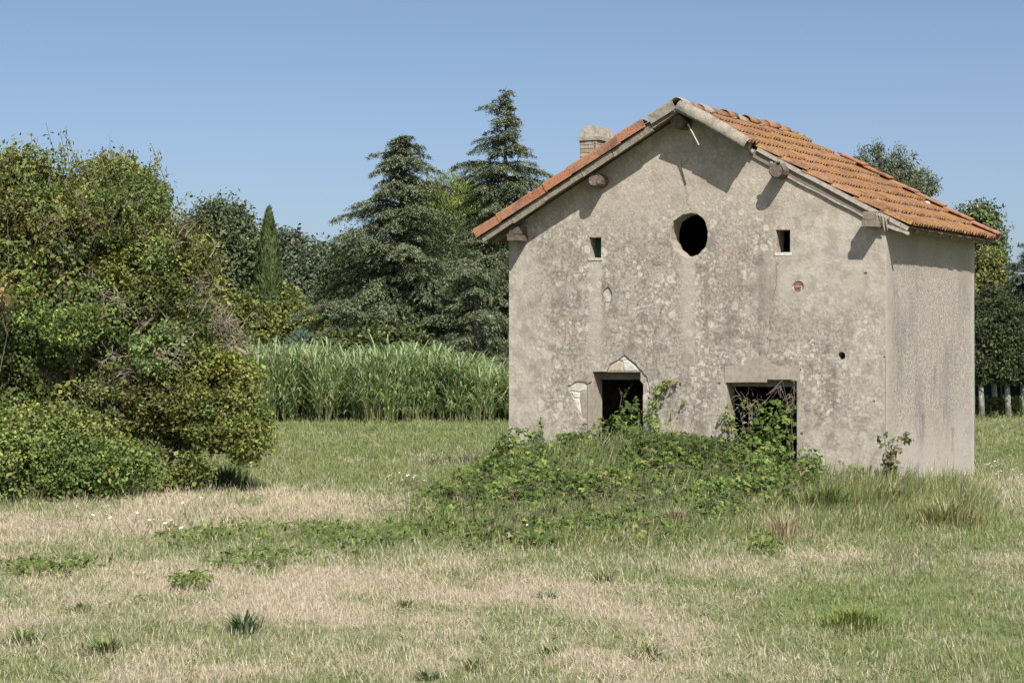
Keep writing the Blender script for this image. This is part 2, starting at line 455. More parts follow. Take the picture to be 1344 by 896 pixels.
def mat_tile(name='clay_tile', lichen=0.62, base=((0.30, 0.118, 0.06), (0.29, 0.155, 0.11), (0.20, 0.082, 0.047))):
    t = NT(name)
    co = t.coord('Object')
    rd = t.n('ShaderNodeObjectInfo').outputs['Random']
    off = t.n('ShaderNodeCombineXYZ')
    for i in range(3): t.l(t.math('MULTIPLY', rd, 37.0 + 20 * i), off.inputs[i])
    av = t.n('ShaderNodeVectorMath', operation='ADD'); t.l(co, av.inputs[0]); t.l(off.outputs[0], av.inputs[1])
    v = av.outputs[0]
    c = t.ramp(rd, [(0.0, base[0]), (0.3, base[1]), (0.5, base[2]), (0.7, base[0]), (0.88, base[1]), (1.0, (0.36, 0.17, 0.085))])
    n = t.noise(v, 9, 5, 0.6)
    c = t.mix(t.maprange(n, 0.4, 0.7, 0, 0.5), c, (0.36, 0.215, 0.155))
    geo = t.n('ShaderNodeNewGeometry').outputs['Position']
    patch = t.noise(geo, 1.3, 4, 0.6)
    m1 = t.noise(v, 16, 5, 0.7)
    mus = t.math('MULTIPLY', t.maprange(m1, 0.42, 0.56), t.maprange(patch, 0.34, 0.56, 0.2, 1.0))
    c = t.mix(t.math('MULTIPLY', mus, lichen), c, (0.31, 0.175, 0.038))
    dk = t.noise(geo, 3.1, 5, 0.65)
    c = t.mix(t.maprange(dk, 0.48, 0.64, 0.0, 0.7), c, (0.115, 0.078, 0.052))
    m2 = t.noise(v, 38, 4, 0.7)
    c = t.mix(t.math('MULTIPLY', t.maprange(m2, 0.50, 0.64), 0.75), c, (0.10, 0.065, 0.05))
    m3 = t.noise(v, 22, 3)
    c = t.mix(t.math('MULTIPLY', t.maprange(m3, 0.60, 0.70), 0.5), c, (0.36, 0.30, 0.23))
    t.bump(t.math('ADD', n, t.math('MULTIPLY', m1, 0.5)), 0.4, 0.008)
    return t.done(c, 0.9)
M['tile'] = mat_tile('clay_tile', 0.92)
M['verge'] = mat_tile('verge_clay', 0.18, ((0.46, 0.185, 0.10), (0.43, 0.22, 0.14), (0.42, 0.15, 0.075)))
M['oldverge'] = mat_plain('grey_lichened_tile', (0.27, 0.235, 0.185), (0.43, 0.395, 0.33), 13, 0.97, (1, 1, 1), 0.7, 0.015, 0.15)

def mat_ground():
    t = NT('dry_meadow_soil')
    geo = t.n('ShaderNodeNewGeometry').outputs['Position']
    g = t.n('ShaderNodeAttribute', attribute_name='green').outputs['Fac']
    n = t.noise(t.mapping(geo, (1, 0.6, 1)), 9, 6, 0.7)
    n2 = t.noise(t.mapping(geo, (1, 0.5, 1)), 2.0, 5, 0.6)
    straw = t.mix(n, (0.22, 0.18, 0.12), (0.46, 0.40, 0.285))
    grn = t.mix(n, (0.09, 0.12, 0.045), (0.24, 0.265, 0.12))
    k = t.math('ADD', g, t.math('MULTIPLY', t.math('SUBTRACT', n2, 0.5), 0.7))
    c = t.mix(t.maprange(k, 0.2, 0.75), straw, grn)
    t.bump(n, 0.6, 0.05)
    return t.done(c, 0.98)
M['ground'] = mat_ground()

def mat_grass():
    t = NT('grass_blades')
    g = t.n('ShaderNodeAttribute', attribute_name='green', attribute_type='INSTANCER').outputs['Fac']
    vc = t.n('ShaderNodeVertexColor', layer_name='Col')
    sep = t.n('ShaderNodeSeparateColor'); t.l(vc.outputs[0], sep.inputs[0])
    rd = t.n('ShaderNodeObjectInfo').outputs['Random']
    k = t.math('ADD', g, t.math('MULTIPLY', t.math('SUBTRACT', sep.outputs[0], 0.5), 0.75))
    k = t.math('ADD', k, t.math('MULTIPLY', t.math('SUBTRACT', rd, 0.5), 0.25))
    straw = t.mix(sep.outputs[1], (0.43, 0.36, 0.255), (0.70, 0.62, 0.465))
    grn = t.mix(sep.outputs[1], (0.12, 0.165, 0.055), (0.30, 0.345, 0.135))
    c = t.mix(t.maprange(k, 0.30, 0.70), straw, grn)
    t.done(c, 0.7); t.b.inputs['Specular IOR Level'].default_value = 0.2
    tr = t.n('ShaderNodeBsdfTranslucent'); t.l(c, tr.inputs['Color'])
    ms = t.n('ShaderNodeMixShader'); ms.inputs[0].default_value = 0.25
    t.l(t.b.outputs[0], ms.inputs[1]); t.l(tr.outputs[0], ms.inputs[2]); t.l(ms.outputs[0], t.out.inputs['Surface'])
    return t.m
M['grass'] = mat_grass()

# ================================================================== THE GROUND
def axis_steps(dense_lo, dense_hi, step, far_lo, far_hi):
    a = list(np.arange(dense_lo, dense_hi + 1e-6, step))
    s = step
    while a[-1] < far_hi: s *= 1.35; a.append(a[-1] + s)
    s = step
    while a[0] > far_lo: s *= 1.35; a.insert(0, a[0] - s)
    return np.array(a)
gx = axis_steps(-13, 16, 0.22, -700, 700)
gy = axis_steps(9, 66, 0.25, -500, 1500)
GX, GY = np.meshgrid(gx, gy)
GZ = height(GX, GY)
V = np.stack([GX.ravel(), GY.ravel(), GZ.ravel()], 1)
nx, ny = len(gx), len(gy)
i0 = (np.arange(ny - 1)[:, None] * nx + np.arange(nx - 1)[None]).ravel()
Q = np.stack([i0, i0 + 1, i0 + nx + 1, i0 + nx], 1)
ground = np_mesh('ground', V, Q, M['ground'])
ga = ground.data.attributes.new('green', 'FLOAT', 'POINT')
ga.data.foreach_set('value', greenness(GX.ravel(), GY.ravel()).astype(np.float32))
ground.data.shade_smooth()
tag(ground, 'dry meadow ground with a low earth mound before the house', kind='structure')

# ================================================================== THE HOUSE
house = empty('stone_house', (HX, HD, 0), -TH)
tag(house, 'small abandoned two-storey stone house with grey lichened render and orange tile roof', 'house')

EO = 0.32                       # eaves overhang
XR, ZD_E, ZD_R = -2.92, 3.50, 5.243          # ridge x, deck height at the eaves and at the ridge
XEL, XER = -W - EO, EO
def deck(x):
    return ZD_E + (ZD_R - ZD_E) * ((XER - x) / (XER - XR) if x > XR else (x - XEL) / (XR - XEL))
bR = math.atan2(ZD_R - ZD_E, XER - XR)
bL = math.atan2(ZD_R - ZD_E, XR - XEL)
SLR = math.hypot(XER - XR, ZD_R - ZD_E)
SLL = math.hypot(XR - XEL, ZD_R - ZD_E)
YF, YB = -0.36, L + 0.07          # front and back edge of the roof

def loop_px(pts):
    return [fac(*p) for p in pts]
def rough(loop, amp, sub=3, closed=True):
    out = []
    n = len(loop)
    for i in range(n):
        if not closed and i == n - 1:
            out.append(loop[i]); break
        a, b = loop[i], loop[(i + 1) % n]
        for k in range(sub):
            t = k / sub
            j = amp if k else amp * 0.4
            out.append((a[0] + (b[0] - a[0]) * t + R.uniform(-j, j), a[1] + (b[1] - a[1]) * t + R.uniform(-j, j)))
    return out

oculus = rough(loop_px([(880.6, 300), (884, 290), (889, 286.5), (897, 281.5), (905, 279.6), (914, 280.6), (921, 285.5), (926, 292), (929, 304), (927.8, 316), (924, 326), (916, 334), (905, 338.5), (894, 335), (884, 326), (879.6, 314)]), 0.006, 3)
win_l = rough(loop_px([(773.5, 311.5), (789, 311.5), (789, 338.5), (773.5, 338.5)]), 0.006, 3)
win_r = rough(loop_px([(1018.5, 302), (1037, 302), (1037, 331), (1018.5, 331.5)]), 0.006, 3)
def rect(px0, py0, px1, zb):
    x0, z0 = fac(px0, py0); x1, _ = fac(px1, py0)
    return [(x0, z0), (x1, fac(px1, py0)[1]), (x1, zb), (x0, zb)]
door_l = rect(778, 488, 843.5, 0.12)
xr0, zr0 = fac(953, 502); xr1, zr1 = fac(1045.5, 500)
xrm, zrm = fac(1006, 502); _, zrs = fac(1007, 498)
door_r = [(xr0, zr0), (xrm, zrm), (xrm + 0.01, zrs), (xr1 - 0.05, zrs + 0.004), (xr1, zr1), (xr1, 0.08), (xr0, 0.08)]
def disc(px, py, rx, ry, n=12, j=0.006):
    x, z = fac(px, py)
    return [(x + math.cos(-2 * math.pi * k / n) * rx + R.uniform(-j, j), z + math.sin(-2 * math.pi * k / n) * ry + R.uniform(-j, j)) for k in range(n)]
hole_r = disc(1104.5, 467, 0.055, 0.055)
hole_b = disc(1047.5, 376, 0.085, 0.078)
chips = [disc(1161, 468, 0.022, 0.016, 8, 0.008), disc(1147, 526, 0.02, 0.012, 8, 0.006), disc(943, 503, 0.03, 0.012, 8, 0.004), disc(1050.5, 485.5, 0.012, 0.018, 7, 0.003),
         disc(1136, 358.5, 0.03, 0.02, 8, 0.01)]
nick = rough(loop_px([(791, 383), (794.5, 378.5), (799, 376), (802, 381), (803.5, 386), (801, 399), (796, 402), (792.5, 394)]), 0.008, 2)

# plaster openings are wider than the wall openings where the render has fallen off
plast_l = rough([fac(*p) for p in [(771, 503.5), (767, 501), (757, 500.5), (745, 506), (747, 514), (752, 521), (757, 537), (762.5, 550), (768, 553)]], 0.010, 3, False)
lx_in = fac(769.5, 553)[0]
plast_l += [(lx_in, 0.10), (door_l[1][0] + 0.004, 0.10), (door_l[1][0] + 0.004, fac(846, 518)[1])]
plast_l += rough([fac(*p) for p in [(853, 517), (852, 505), (849, 493), (839.5, 483), (833, 476), (824, 469), (819.5, 465.5), (811, 471.5), (800, 478.5), (796, 487.3)]], 0.010, 3, False)
plast_l += [fac(778, 487.6), fac(777.5, 493), fac(772, 499)]

zb0 = -0.4
outer = [(-W, zb0), (0.0, zb0), (0.0, deck(0.0) - 0.045), (XR, ZD_R - 0.05), (-W, deck(-W) - 0.045)]

def slab(name, outer, holes, y0, y1, mat, parent, edge_mat=None):
    loops = [outer] + holes
    tri = tessellate_polygon([[Vector((x, z, 0)) for x, z in lp] for lp in loops])
    flat = [p for lp in loops for p in lp]
    n = len(flat)
    Vv = [(x, y0, z) for x, z in flat] + [(x, y1, z) for x, z in flat]
    bm = bmesh.new()
    bv = [bm.verts.new(v) for v in Vv]
    for t in tri:
        try:
            bm.faces.new([bv[i] for i in t]); bm.faces.new([bv[i + n] for i in reversed(t)])
        except ValueError:
            pass
    o = 0
    side_faces = []
    for lp in loops:
        m = len(lp)
        for i in range(m):
            a, b = o + i, o + (i + 1) % m
            try: side_faces.append(bm.faces.new([bv[a], bv[b], bv[b + n], bv[a + n]]))
            except ValueError: pass
        o += m
    if edge_mat:
        for f_ in side_faces: f_.material_index = 1
    bmesh.ops.recalc_face_normals(bm, faces=bm.faces)
    me = bpy.data.meshes.new(name); bm.to_mesh(me); bm.free()
    me.materials.append(mat)
    if edge_mat: me.materials.append(edge_mat)
    ob = bpy.data.objects.new(name, me); COL.objects.link(ob); ob.parent = parent
    return ob

YC = 0.022
TW = 0.30
def shrink(lp, k):
    cx = sum(p[0] for p in lp) / len(lp); cz = sum(p[1] for p in lp) / len(lp)
    return [(cx + (x - cx) * k, cz + (z - cz) * k) for x, z in lp]
wall = slab('wall', outer, [[(x, z) for x, z in oculus], win_l, win_r, door_l, door_r, shrink(hole_r, 0.9)], YC, TW, M['masonry'], house, M['smoothmortar'])
wall['label'] = 'gable front wall with a round hole and two doorways'
coat = slab('render_coat', outer, [shrink(oculus, 1.02), shrink(win_l, 1.03), shrink(win_r, 1.03), plast_l, [(x + (0.004 if x > -1.3 else -0.004), z + (0.004 if z > 0.5 else 0)) for x, z in door_r], hole_r, hole_b, nick] + chips,
            0.0, YC - 0.001, M['facade'], wall)

# other walls
def wall_box(lo, hi, mat, name, parent=house):
    m = MB(); m.box(lo, hi); return m.build(name, mat, parent)
def wall_prof(name, x0, x1, y0, y1, mat, parent=house, drop=0.045):
    m = MB()
    m.add([(x0, y0, zb0), (x1, y0, zb0), (x1, y1, zb0), (x0, y1, zb0), (x0, y0, deck(x0) - drop), (x1, y0, deck(x1) - drop), (x1, y1, deck(x1) - drop), (x0, y1, deck(x0) - drop)],
          [(3, 2, 1, 0), (4, 5, 6, 7), (0, 1, 5, 4), (1, 2, 6, 5), (2, 3, 7, 6), (3, 0, 4, 7)])
    return m.build(name, mat, parent)
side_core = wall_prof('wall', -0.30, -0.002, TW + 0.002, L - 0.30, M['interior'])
# side render as a fine sheet so that its surface is not perfectly flat
def side_sheet():
    ys = np.linspace(0.004, L, 60); zs = np.linspace(zb0, deck(0.02) - 0.05, 60)
    YY, ZZ = np.meshgrid(ys, zs)
    XX = 0.018 + 0.016 * (fbm(YY * 1.3, ZZ * 1.3, 3) - 0.5) + 0.006 * (fbm(YY * 7, ZZ * 7, 2) - 0.5)
    XX = 0.002 + (XX - 0.002) * np.clip((YY + 0.10 * (fbm(ZZ * 4, YY * 0 + 3, 4) - 0.35)) / 0.16, 0.02, 1)      # worn away unevenly at the corner
    V = np.stack([XX.ravel(), YY.ravel(), ZZ.ravel()], 1)
    n = 60
    i = (np.arange(n - 1)[:, None] * n + np.arange(n - 1)[None]).ravel()
    Q = np.stack([i, i + 1, i + n + 1, i + n], 1)
    Vb = V.copy(); Vb[:, 0] = 0.0
    rim = [k for k in range(n)] + [k * n + n - 1 for k in range(1, n)] + [(n - 1) * n + k for k in range(n - 2, -1, -1)] + [k * n for k in range(n - 2, 0, -1)]
    E2 = np.array([[rim[k], rim[k - 1], rim[k - 1] + n * n, rim[k] + n * n] for k in range(len(rim))])
    o = np_mesh('render_coat', np.vstack([V, Vb]), np.vstack([Q, E2]), M['side'], side_core)
    return o
side_sheet()['label'] = 'pebbledash render on the right side wall'
wall_prof('wall', -W + 0.002, -W + 0.30, TW + 0.002, L - 0.30, M['masonry'])
back_outer = [(-W, zb0), (0.0, zb0), (0.0, deck(0.0) - 0.045), (XR, ZD_R - 0.05), (-W, deck(-W) - 0.045)]
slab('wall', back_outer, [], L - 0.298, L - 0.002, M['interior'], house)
wall_box((-W + 0.3, TW, 2.15), (-0.3, L - 0.3, 2.27), M['deck'], 'upper_floor')

# exposed stones where the render is gone, around the left doorway
def stone_poly(name, pts_px, y0, y1, mat, parent, jit=0.004, bev=0.75):
    lp = [fac(*p) for p in pts_px]
    lp = [(x + R.uniform(-jit, jit), z + R.uniform(-jit, jit)) for x, z in lp]
    cx = sum(p[0] for p in lp) / len(lp); cz = sum(p[1] for p in lp) / len(lp)
    lp = [(cx + (x - cx) * 1.10, cz + (z - cz) * 1.10) for x, z in lp]
    n = len(lp)
    inner = [(cx + (x - cx) * 0.72, cz + (z - cz) * 0.78) for x, z in lp]
    m = MB()
    Vv = [(x, y1, z) for x, z in lp] + [(x, y0 + (y1 - y0) * bev, z) for x, z in lp] + [(x, y0 + R.uniform(0, 0.006), z) for x, z in inner]
    Fc = []
    for i in range(n):
        j = (i + 1) % n
        Fc += [(i, j, n + j, n + i), (n + i, n + j, 2 * n + j, 2 * n + i)]
    Fc.append(tuple(range(2 * n, 3 * n)))
    m.add(Vv, Fc)
    return m.build(name, mat, parent)
yS0, yS1 = 0.011, YC + 0.004
for pts in ([(746, 507), (757, 502), (767, 502.5), (770, 505), (769, 511), (760, 514), (748, 512)],
            [(749, 514), (760, 515.5), (759, 522), (753, 521)],
            [(753, 523), (759, 523.5), (761, 541), (757.5, 537)],
            [(817, 474), (824, 472), (831, 478), (838, 485.5), (826, 487), (818, 486.5)],
            [(812, 472), (819, 467.5), (823, 470.5), (817, 473)],
            [(849, 500), (851, 505), (852.5, 515), (848.5, 511)]):
    stone_poly('stone', pts, yS0, yS1, M['limestone'], wall)
for pts in ([(761, 515), (769, 513), (769.5, 549), (764, 547), (762, 530)], [(801, 479), (810, 473.5), (815.5, 475), (816, 486.5), (798, 487)],
            [(840, 487.5), (847, 493.5), (848, 499), (843, 503), (840, 500)], [(844, 504), (848, 502), (850, 512), (846, 516)]):
    stone_poly('brick', pts, yS0 + 0.003, yS1, M['pinkstone'] if pts[0][0] > 780 else M['smoothmortar'], wall)
for k in range(3):
    z = fac(1047, 371.5 + k * 4.6)[1]; x = fac(1047.5, 376)[0]
    m = MB(); m.box((x - 0.055, 0.010, z - 0.014), (x + 0.05 - 0.012 * k, YC + 0.002, z + 0.012), 0.003); m.build('brick', M['brick'], wall)
m = MB(); xq, zq = fac(797, 391); m.box((xq - 0.04, 0.010, zq - 0.05), (xq + 0.035, YC + 0.002, zq + 0.035), 0.008); m.build('stone', M['limestone'], wall)

# smooth mortar repairs: lintel band of the right doorway, jambs, a square patch
def patch(pts_px, y=-0.004, name='mortar_patch', mat=None, rel=True):
    lp = rough([fac(*p) for p in pts_px], 0.005, 4)
    return slab(name, lp, [], y, 0.002, mat or M['smoothmortar'], wall)
lint = slab('mortar_patch', rough([fac(*p) for p in [(951.5, 480.5), (976, 479), (977, 472), (1007, 470.5), (1009, 479.5), (1049.5, 480), (1050, 500), (1046, 499.7), (1040, 498), (1007, 497.7), (1006, 501.5), (951.5, 501.7)]], 0.004, 3), [], -0.005, 0.002, M['smoothmortar'], wall)
patch([(1046.6, 500.5), (1051, 501), (1051.5, 590), (1046.6, 590)], -0.003)
patch([(896.5, 464), (911.5, 464), (911.5, 479.5), (896.5, 479.5)], -0.003)
patch([(769, 499), (777, 490), (777.3, 499), (772, 503)], -0.003)
# door jamb and lintel of the left doorway (smooth, set a little back)
xa = fac(770, 553)[0]; xb = fac(778, 553)[0]; zj = fac(775, 504)[1]
m = MB(); m.box((xa + 0.01, 0.006, 0.0), (xb + 0.0, YC + 0.002, zj), 0.003); m.build('door_jamb', M['smoothmortar'], wall)
xl0 = door_l[0][0]; xl1 = door_l[1][0]; zl = door_l[0][1]
m = MB(); m.box((xl0 - 0.02, 0.20, zl - 0.11), (xl1 + 0.02, TW + 0.02, zl + 0.03), 0.004); m.build('door_lintel', M['oldwood'], wall)
m = MB(); m.box((xr0 - 0.02, 0.12, zr0 - 0.05), (xr1 + 0.02, TW + 0.02, zr0 + 0.08), 0.004); m.build('door_lintel', M['oldwood'], wall)
# green board standing in the left small window; sills of the two small windows
xw0, zw1 = win_l[0]; xw1 = fac(789, 312)[0]; zw0 = fac(780, 338.5)[1]
for k in range(3):
    a = xw0 - 0.04 + k * 0.085
    m = MB(); m.box((a, 0.20, zw0 - 0.02), (a + 0.08, 0.225, zw1 + 0.02), 0.002); m.build('shutter_board', M['greenpaint'], wall)
for (pxa, pxb, py) in ((772, 791, 338.3), (1017, 1039, 331.2)):
    a, z = fac(pxa, py); b, _ = fac(pxb, py)
    m = MB(); m.box((a, -0.008, z - 0.045), (b, TW - 0.01, z), 0.006); m.build('window_sill', M['limestone'], wall)

# ------------------------------------------------------------------ roof
roof = MB()
XM = XR + 1.02                    # right of this the front overhang has fallen away
for (xa, xb, yf) in ((XEL, XR, YF + 0.05), (XR, XM, -0.30), (XM, XER, 0.015)):
    za, zb = deck(xa + 1e-6), deck(xb - 1e-6)
    if xb == XR: zb = ZD_R
    if xa == XR: za = ZD_R
    t_ = 0.03
    roof.add([(xa, yf, za - t_), (xb, yf, zb - t_), (xb, YB - 0.02, zb - t_), (xa, YB - 0.02, za - t_), (xa, yf, za), (xb, yf, zb), (xb, YB - 0.02, zb), (xa, YB - 0.02, za)],
             [(3, 2, 1, 0), (4, 5, 6, 7), (0, 1, 5, 4), (1, 2, 6, 5), (2, 3, 7, 6), (3, 0, 4, 7)])
roof = roof.build('roof', M['deck'], house)

def slope_matrix(side, y, u, n=0.0, yaw=0.0, pitch=0.0, roll=0.0):
    """frame on a roof slope: y along the ridge, u up the slope from the eaves, n off the deck"""
    b = bR if side > 0 else bL
    up = Vector((-side * math.cos(b), 0, math.sin(b)))
    nr = Vector((side * math.sin(b), 0, math.cos(b)))
    ax = up.cross(nr)                     # along the ridge
    org = Vector((XER if side > 0 else XEL, 0, ZD_E)) + up * u + nr * n
    org.y = y
    m = Matrix.Identity(4)
    for i in range(3):
        m[i][0] = ax[i]; m[i][1] = up[i]; m[i][2] = nr[i]; m[i][3] = org[i]
    return m @ Matrix.Rotation(yaw, 4, 'Z') @ Matrix.Rotation(pitch, 4, 'X') @ Matrix.Rotation(roll, 4, 'Y')

TWD, TLN, TP = 0.222, 0.475, 0.4135
def tile_mesh():
    bm = bmesh.new()
    n = 12
    top = []; low = []; bot = []
    for j, yy in enumerate((0.0, TLN)):
        row = []
        for i in range(n + 1):
            t = i / n
            z = 0.046 * (0.5 - 0.5 * math.cos(4 * math.pi * t)) ** 1.2 + 0.010
            row.append(bm.verts.new(((t - 0.5) * (TWD + 0.008), yy, z)))
        top.append(row)
    for i in range(n + 1):
        v = top[0][i].co
        bot.append(bm.verts.new((v.x, 0.004, max(v.z - 0.024, -0.012))))
    for i in range(n):
        bm.faces.new([top[0][i], top[0][i + 1], top[1][i + 1], top[1][i]])
        bm.faces.new([bot[i], bot[i + 1], top[0][i + 1], top[0][i]])
    for k in (0, n):                      # side lips
        a = bm.verts.new((top[0][k].co.x, 0.002, -0.004)); b = bm.verts.new((top[1][k].co.x, TLN, -0.004))
        bm.faces.new([top[0][k], top[1][k], b, a] if k == 0 else [a, b, top[1][k], top[0][k]])
    me = bpy.data.meshes.new('roof_tile'); bm.to_mesh(me); bm.free()
    me.materials.append(M['tile'])
    for p in me.polygons: p.use_smooth = True
    return me
tile_me = tile_mesh()
NC, NR_ = 19, 9
def tile_pose(side, c, r):
    y = -0.30 + TWD * (c + 0.5) + R.uniform(-0.006, 0.006)
    if side > 0 and c == 1 and r < 6: y += R.uniform(0.015, 0.045)
    u = r * TP + R.uniform(-0.012, 0.012) - 0.03
    m = slope_matrix(side, y, u, 0.036 + R.uniform(0, 0.010), R.gauss(0, 0.018), -0.098 + R.gauss(0, 0.010), R.gauss(0, 0.025))
    if r == NR_ - 1: m = m @ Matrix.Diagonal((1, 0.80, 1, 1))
    return m
for r in range(NR_):
    for c in range(NC):
        if c == 0 and r < 6: continue
        o = bpy.data.objects.new('roof_tile', tile_me); COL.objects.link(o); o.parent = roof; o.matrix_local = tile_pose(1, c, r)
mb = MB()
for r in range(NR_):
    for c in range(NC):
        mm = tile_pose(-1, c, r)
        mb.add([mm @ v.co for v in tile_me.vertices], [tuple(p.vertices) for p in tile_me.polygons])
tag(mb.build('roof_tile_field', M['tile'], roof, True), kind='stuff')

# half-round ridge tiles
def half_round(length, r0, r1, th=0.018, a0=0.0, a1=math.pi, n=10):
    m = MB()
    V = []
    for yy, rr in ((0, r0), (length, r1)):
        for k in range(n + 1):
            t = a0 + (a1 - a0) * k / n
            V.append((math.cos(t) * rr, yy, math.sin(t) * rr))
        for k in range(n + 1):
            t = a0 + (a1 - a0) * k / n
            V.append((math.cos(t) * (rr - th), yy, math.sin(t) * (rr - th)))
    s = 2 * (n + 1)
    Fc = []
    for k in range(n):
        Fc += [(k + 1, k, s + k, s + k + 1), (n + 1 + k, n + 2 + k, s + n + 2 + k, s + n + 1 + k), (k, k + 1, n + 2 + k, n + 1 + k), (s + k + 1, s + k, s + n + 1 + k, s + n + 2 + k)]
    Fc += [(0, n + 1, s + n + 1, s), (n, s + n, s + 2 * n + 1, 2 * n + 1)]
    m.add(V, Fc)
    return m
def obj_from(me, name, parent, mat4):
    o = bpy.data.objects.new(name, me); COL.objects.link(o); o.parent = parent; o.matrix_local = mat4; return o
rt = half_round(0.44, 0.118, 0.104)
def mb_mesh(m, name, mat, smooth=True):
    me = bpy.data.meshes.new(name); me.from_pydata(m.v, [], m.f); me.materials.append(mat)
    if smooth: me.shade_smooth()
    return me
ridge_me = mb_mesh(rt, 'ridge_tile', M['tile'])
ridge_old = mb_mesh(rt, 'ridge_tile_old', M['oldverge'])
y = YF + 0.0
k = 0
while y < YB - 0.75:
    mat4 = Matrix.Translation((XR + R.uniform(-0.012, 0.012), y, ZD_R + 0.012 + R.uniform(-0.012, 0.01))) @ Matrix.Rotation(R.gauss(0, 0.03), 4, 'Z') @ Matrix.Rotation(R.gauss(0, 0.02), 4, 'X')
    obj_from(ridge_old if k in (0, 2, 5) else ridge_me, 'ridge_tile', roof, mat4)
    y += 0.40 + R.uniform(-0.015, 0.015); k += 1
ridge_stop = y
# bedding mortar and rubble left where the last ridge tiles are gone
def lump(cx, cy, cz, r, mat, name, parent, sq=(1, 1, 1)):
    bm = bmesh.new(); bmesh.ops.create_icosphere(bm, subdivisions=2, radius=1.0)
    for v in bm.verts:
        k = 1 + R.uniform(-0.22, 0.22)
        v.co = Vector((cx + v.co.x * r * sq[0] * k, cy + v.co.y * r * sq[1] * k, cz + v.co.z * r * sq[2] * k))
    me = bpy.data.meshes.new(name); bm.to_mesh(me); bm.free(); me.materials.append(mat)
    o = bpy.data.objects.new(name, me); COL.objects.link(o); o.parent = parent; return o
for q in range(9):
    lump(XR + R.uniform(-0.05, 0.07), ridge_stop + 0.02 + q * 0.075, ZD_R + 0.03 + R.uniform(-0.015, 0.02), R.uniform(0.035, 0.06), M['mortar'] if q % 3 else M['limestone'], 'mortar_lump', roof, (1.2, 1.0, 0.8))
for q in range(4):
    mt = slope_matrix(1, 0.4 + q * 0.9, SLR - 0.16 - R.uniform(0, 0.05), 0.08)
    p = mt.translation; lump(p.x, p.y, p.z, 0.035, M['mortar'], 'mortar_lump', roof, (1, 1.6, 0.6))
p = slope_matrix(1, 3.45, 1.02, 0.085).translation
lump(p.x, p.y, p.z, 0.045, M['limestone'], 'stone', roof, (1, 1.3, 0.7))

# angled verge tiles: left front rake and back rake of the right slope
def verge_mesh(length, wid, flap, th=0.02, name='verge_tile', mat=None):
    m = MB()
    prof = [(0, -flap), (0, 0.0), (0.03, 0.028), (wid, 0.015), (wid, 0.015 - th), (0.035, 0.028 - th), (th, -0.012), (th, -flap)]
    V = []
    for yy, sc, lift in ((0.0, 1.0, 0.014), (length, 0.93, 0.0)):
        V += [(a * sc, yy, b * sc + lift) for a, b in prof]
    n = len(prof)
    Fc = [(i, (i + 1) % n, n + (i + 1) % n, n + i) for i in range(n)] + [tuple(reversed(range(n))), tuple(range(n, 2 * n))]
    m.add(V, Fc)
    return mb_mesh(m, name, mat or M['verge'], False)
vm = verge_mesh(0.475, 0.22, 0.115)
npc = 8
for k in range(npc):
    if k == npc - 1: continue
    u = k * (SLL - 0.10) / npc
    mt = slope_matrix(-1, YF - 0.012 + R.uniform(-0.006, 0.006), u - 0.02, 0.115 + R.uniform(-0.006, 0.006), R.gauss(0, 0.012), -0.02 + R.gauss(0, 0.008))
    # left slope frame has its x axis pointing to -y; mirror so that the flap hangs on the front
    if mt.col[0].y < 0: mt = mt @ Matrix.Diagonal((-1, 1, 1, 1))
    o = obj_from(vm, 'verge_tile', roof, mt)
vmo = verge_mesh(0.42, 0.22, 0.13, 0.02, 'verge_tile_old', M['oldverge'])
mt = slope_matrix(-1, YF - 0.01, SLL - 0.43, 0.10, 0.0, -0.02)
if mt.col[0].y < 0: mt = mt @ Matrix.Diagonal((-1, 1, 1, 1))
obj_from(vmo, 'verge_tile', roof, mt)['label'] = 'grey lichened verge tile at the peak of the roof'
# grey mortar band under the left verge, in broken lengths
uu = 0.03
while uu < SLL - 0.05:
    ln = min(R.uniform(0.45, 0.8), SLL - 0.02 - uu)
    m = MB(); y0 = YF + R.uniform(0.0, 0.012)
    m.box((-0.045, 0, -0.088 + R.uniform(-0.012, 0.014)), (0.0, ln - 0.008, 0.0), 0.006)
    mt = slope_matrix(-1, y0 + 0.03, uu, -0.001)
    if mt.col[0].y > 0: mt = mt @ Matrix.Diagonal((-1, 1, 1, 1))
    me = mb_mesh(m, 'mortar_band', M['mortar'], False)
    obj_from(me, 'mortar_band', roof, mt @ Matrix.Translation((0, 0, 0)))
    uu += ln
# back verge of the right slope
vb = verge_mesh(0.50, 0.20, 0.10)
nb = 6
for k in range(nb):
    u = k * 0.475
    mt = slope_matrix(1, YB + 0.035 + R.uniform(-0.01, 0.01), u - 0.03, 0.098 + R.uniform(-0.004, 0.008), R.gauss(0, 0.015), -0.03 + R.gauss(0, 0.008))
    if mt.col[0].y > 0: mt = mt @ Matrix.Diagonal((-1, 1, 1, 1))
    obj_from(vb, 'verge_tile', roof, mt)
# thick grey lichened half-round verge pieces right of the peak
ov = half_round(0.60, 0.125, 0.115, 0.03, math.radians(-25), math.radians(205), 12)
for (u_top, ln, n_) in ((0.02, 0.62, 0.02), (0.58, 0.34, 0.012), (0.84, 0.36, -0.01)):
    m = half_round(ln, 0.112, 0.122, 0.03, math.radians(-25), math.radians(205), 12)
    m.v = [(x + R.uniform(-.006, .006), y_, z + R.uniform(-.006, .006)) for x, y_, z in m.v]
    me = mb_mesh(m, 'verge_tile_thick', M['oldverge'])
    mt = slope_matrix(1, YF + 0.085, SLR - u_top - ln, n_ - 0.015, R.gauss(0, 0.02), R.gauss(0, 0.012))
    obj_from(me, 'verge_tile', roof, mt)['label'] = 'grey lichened half-round verge tile right of the peak'
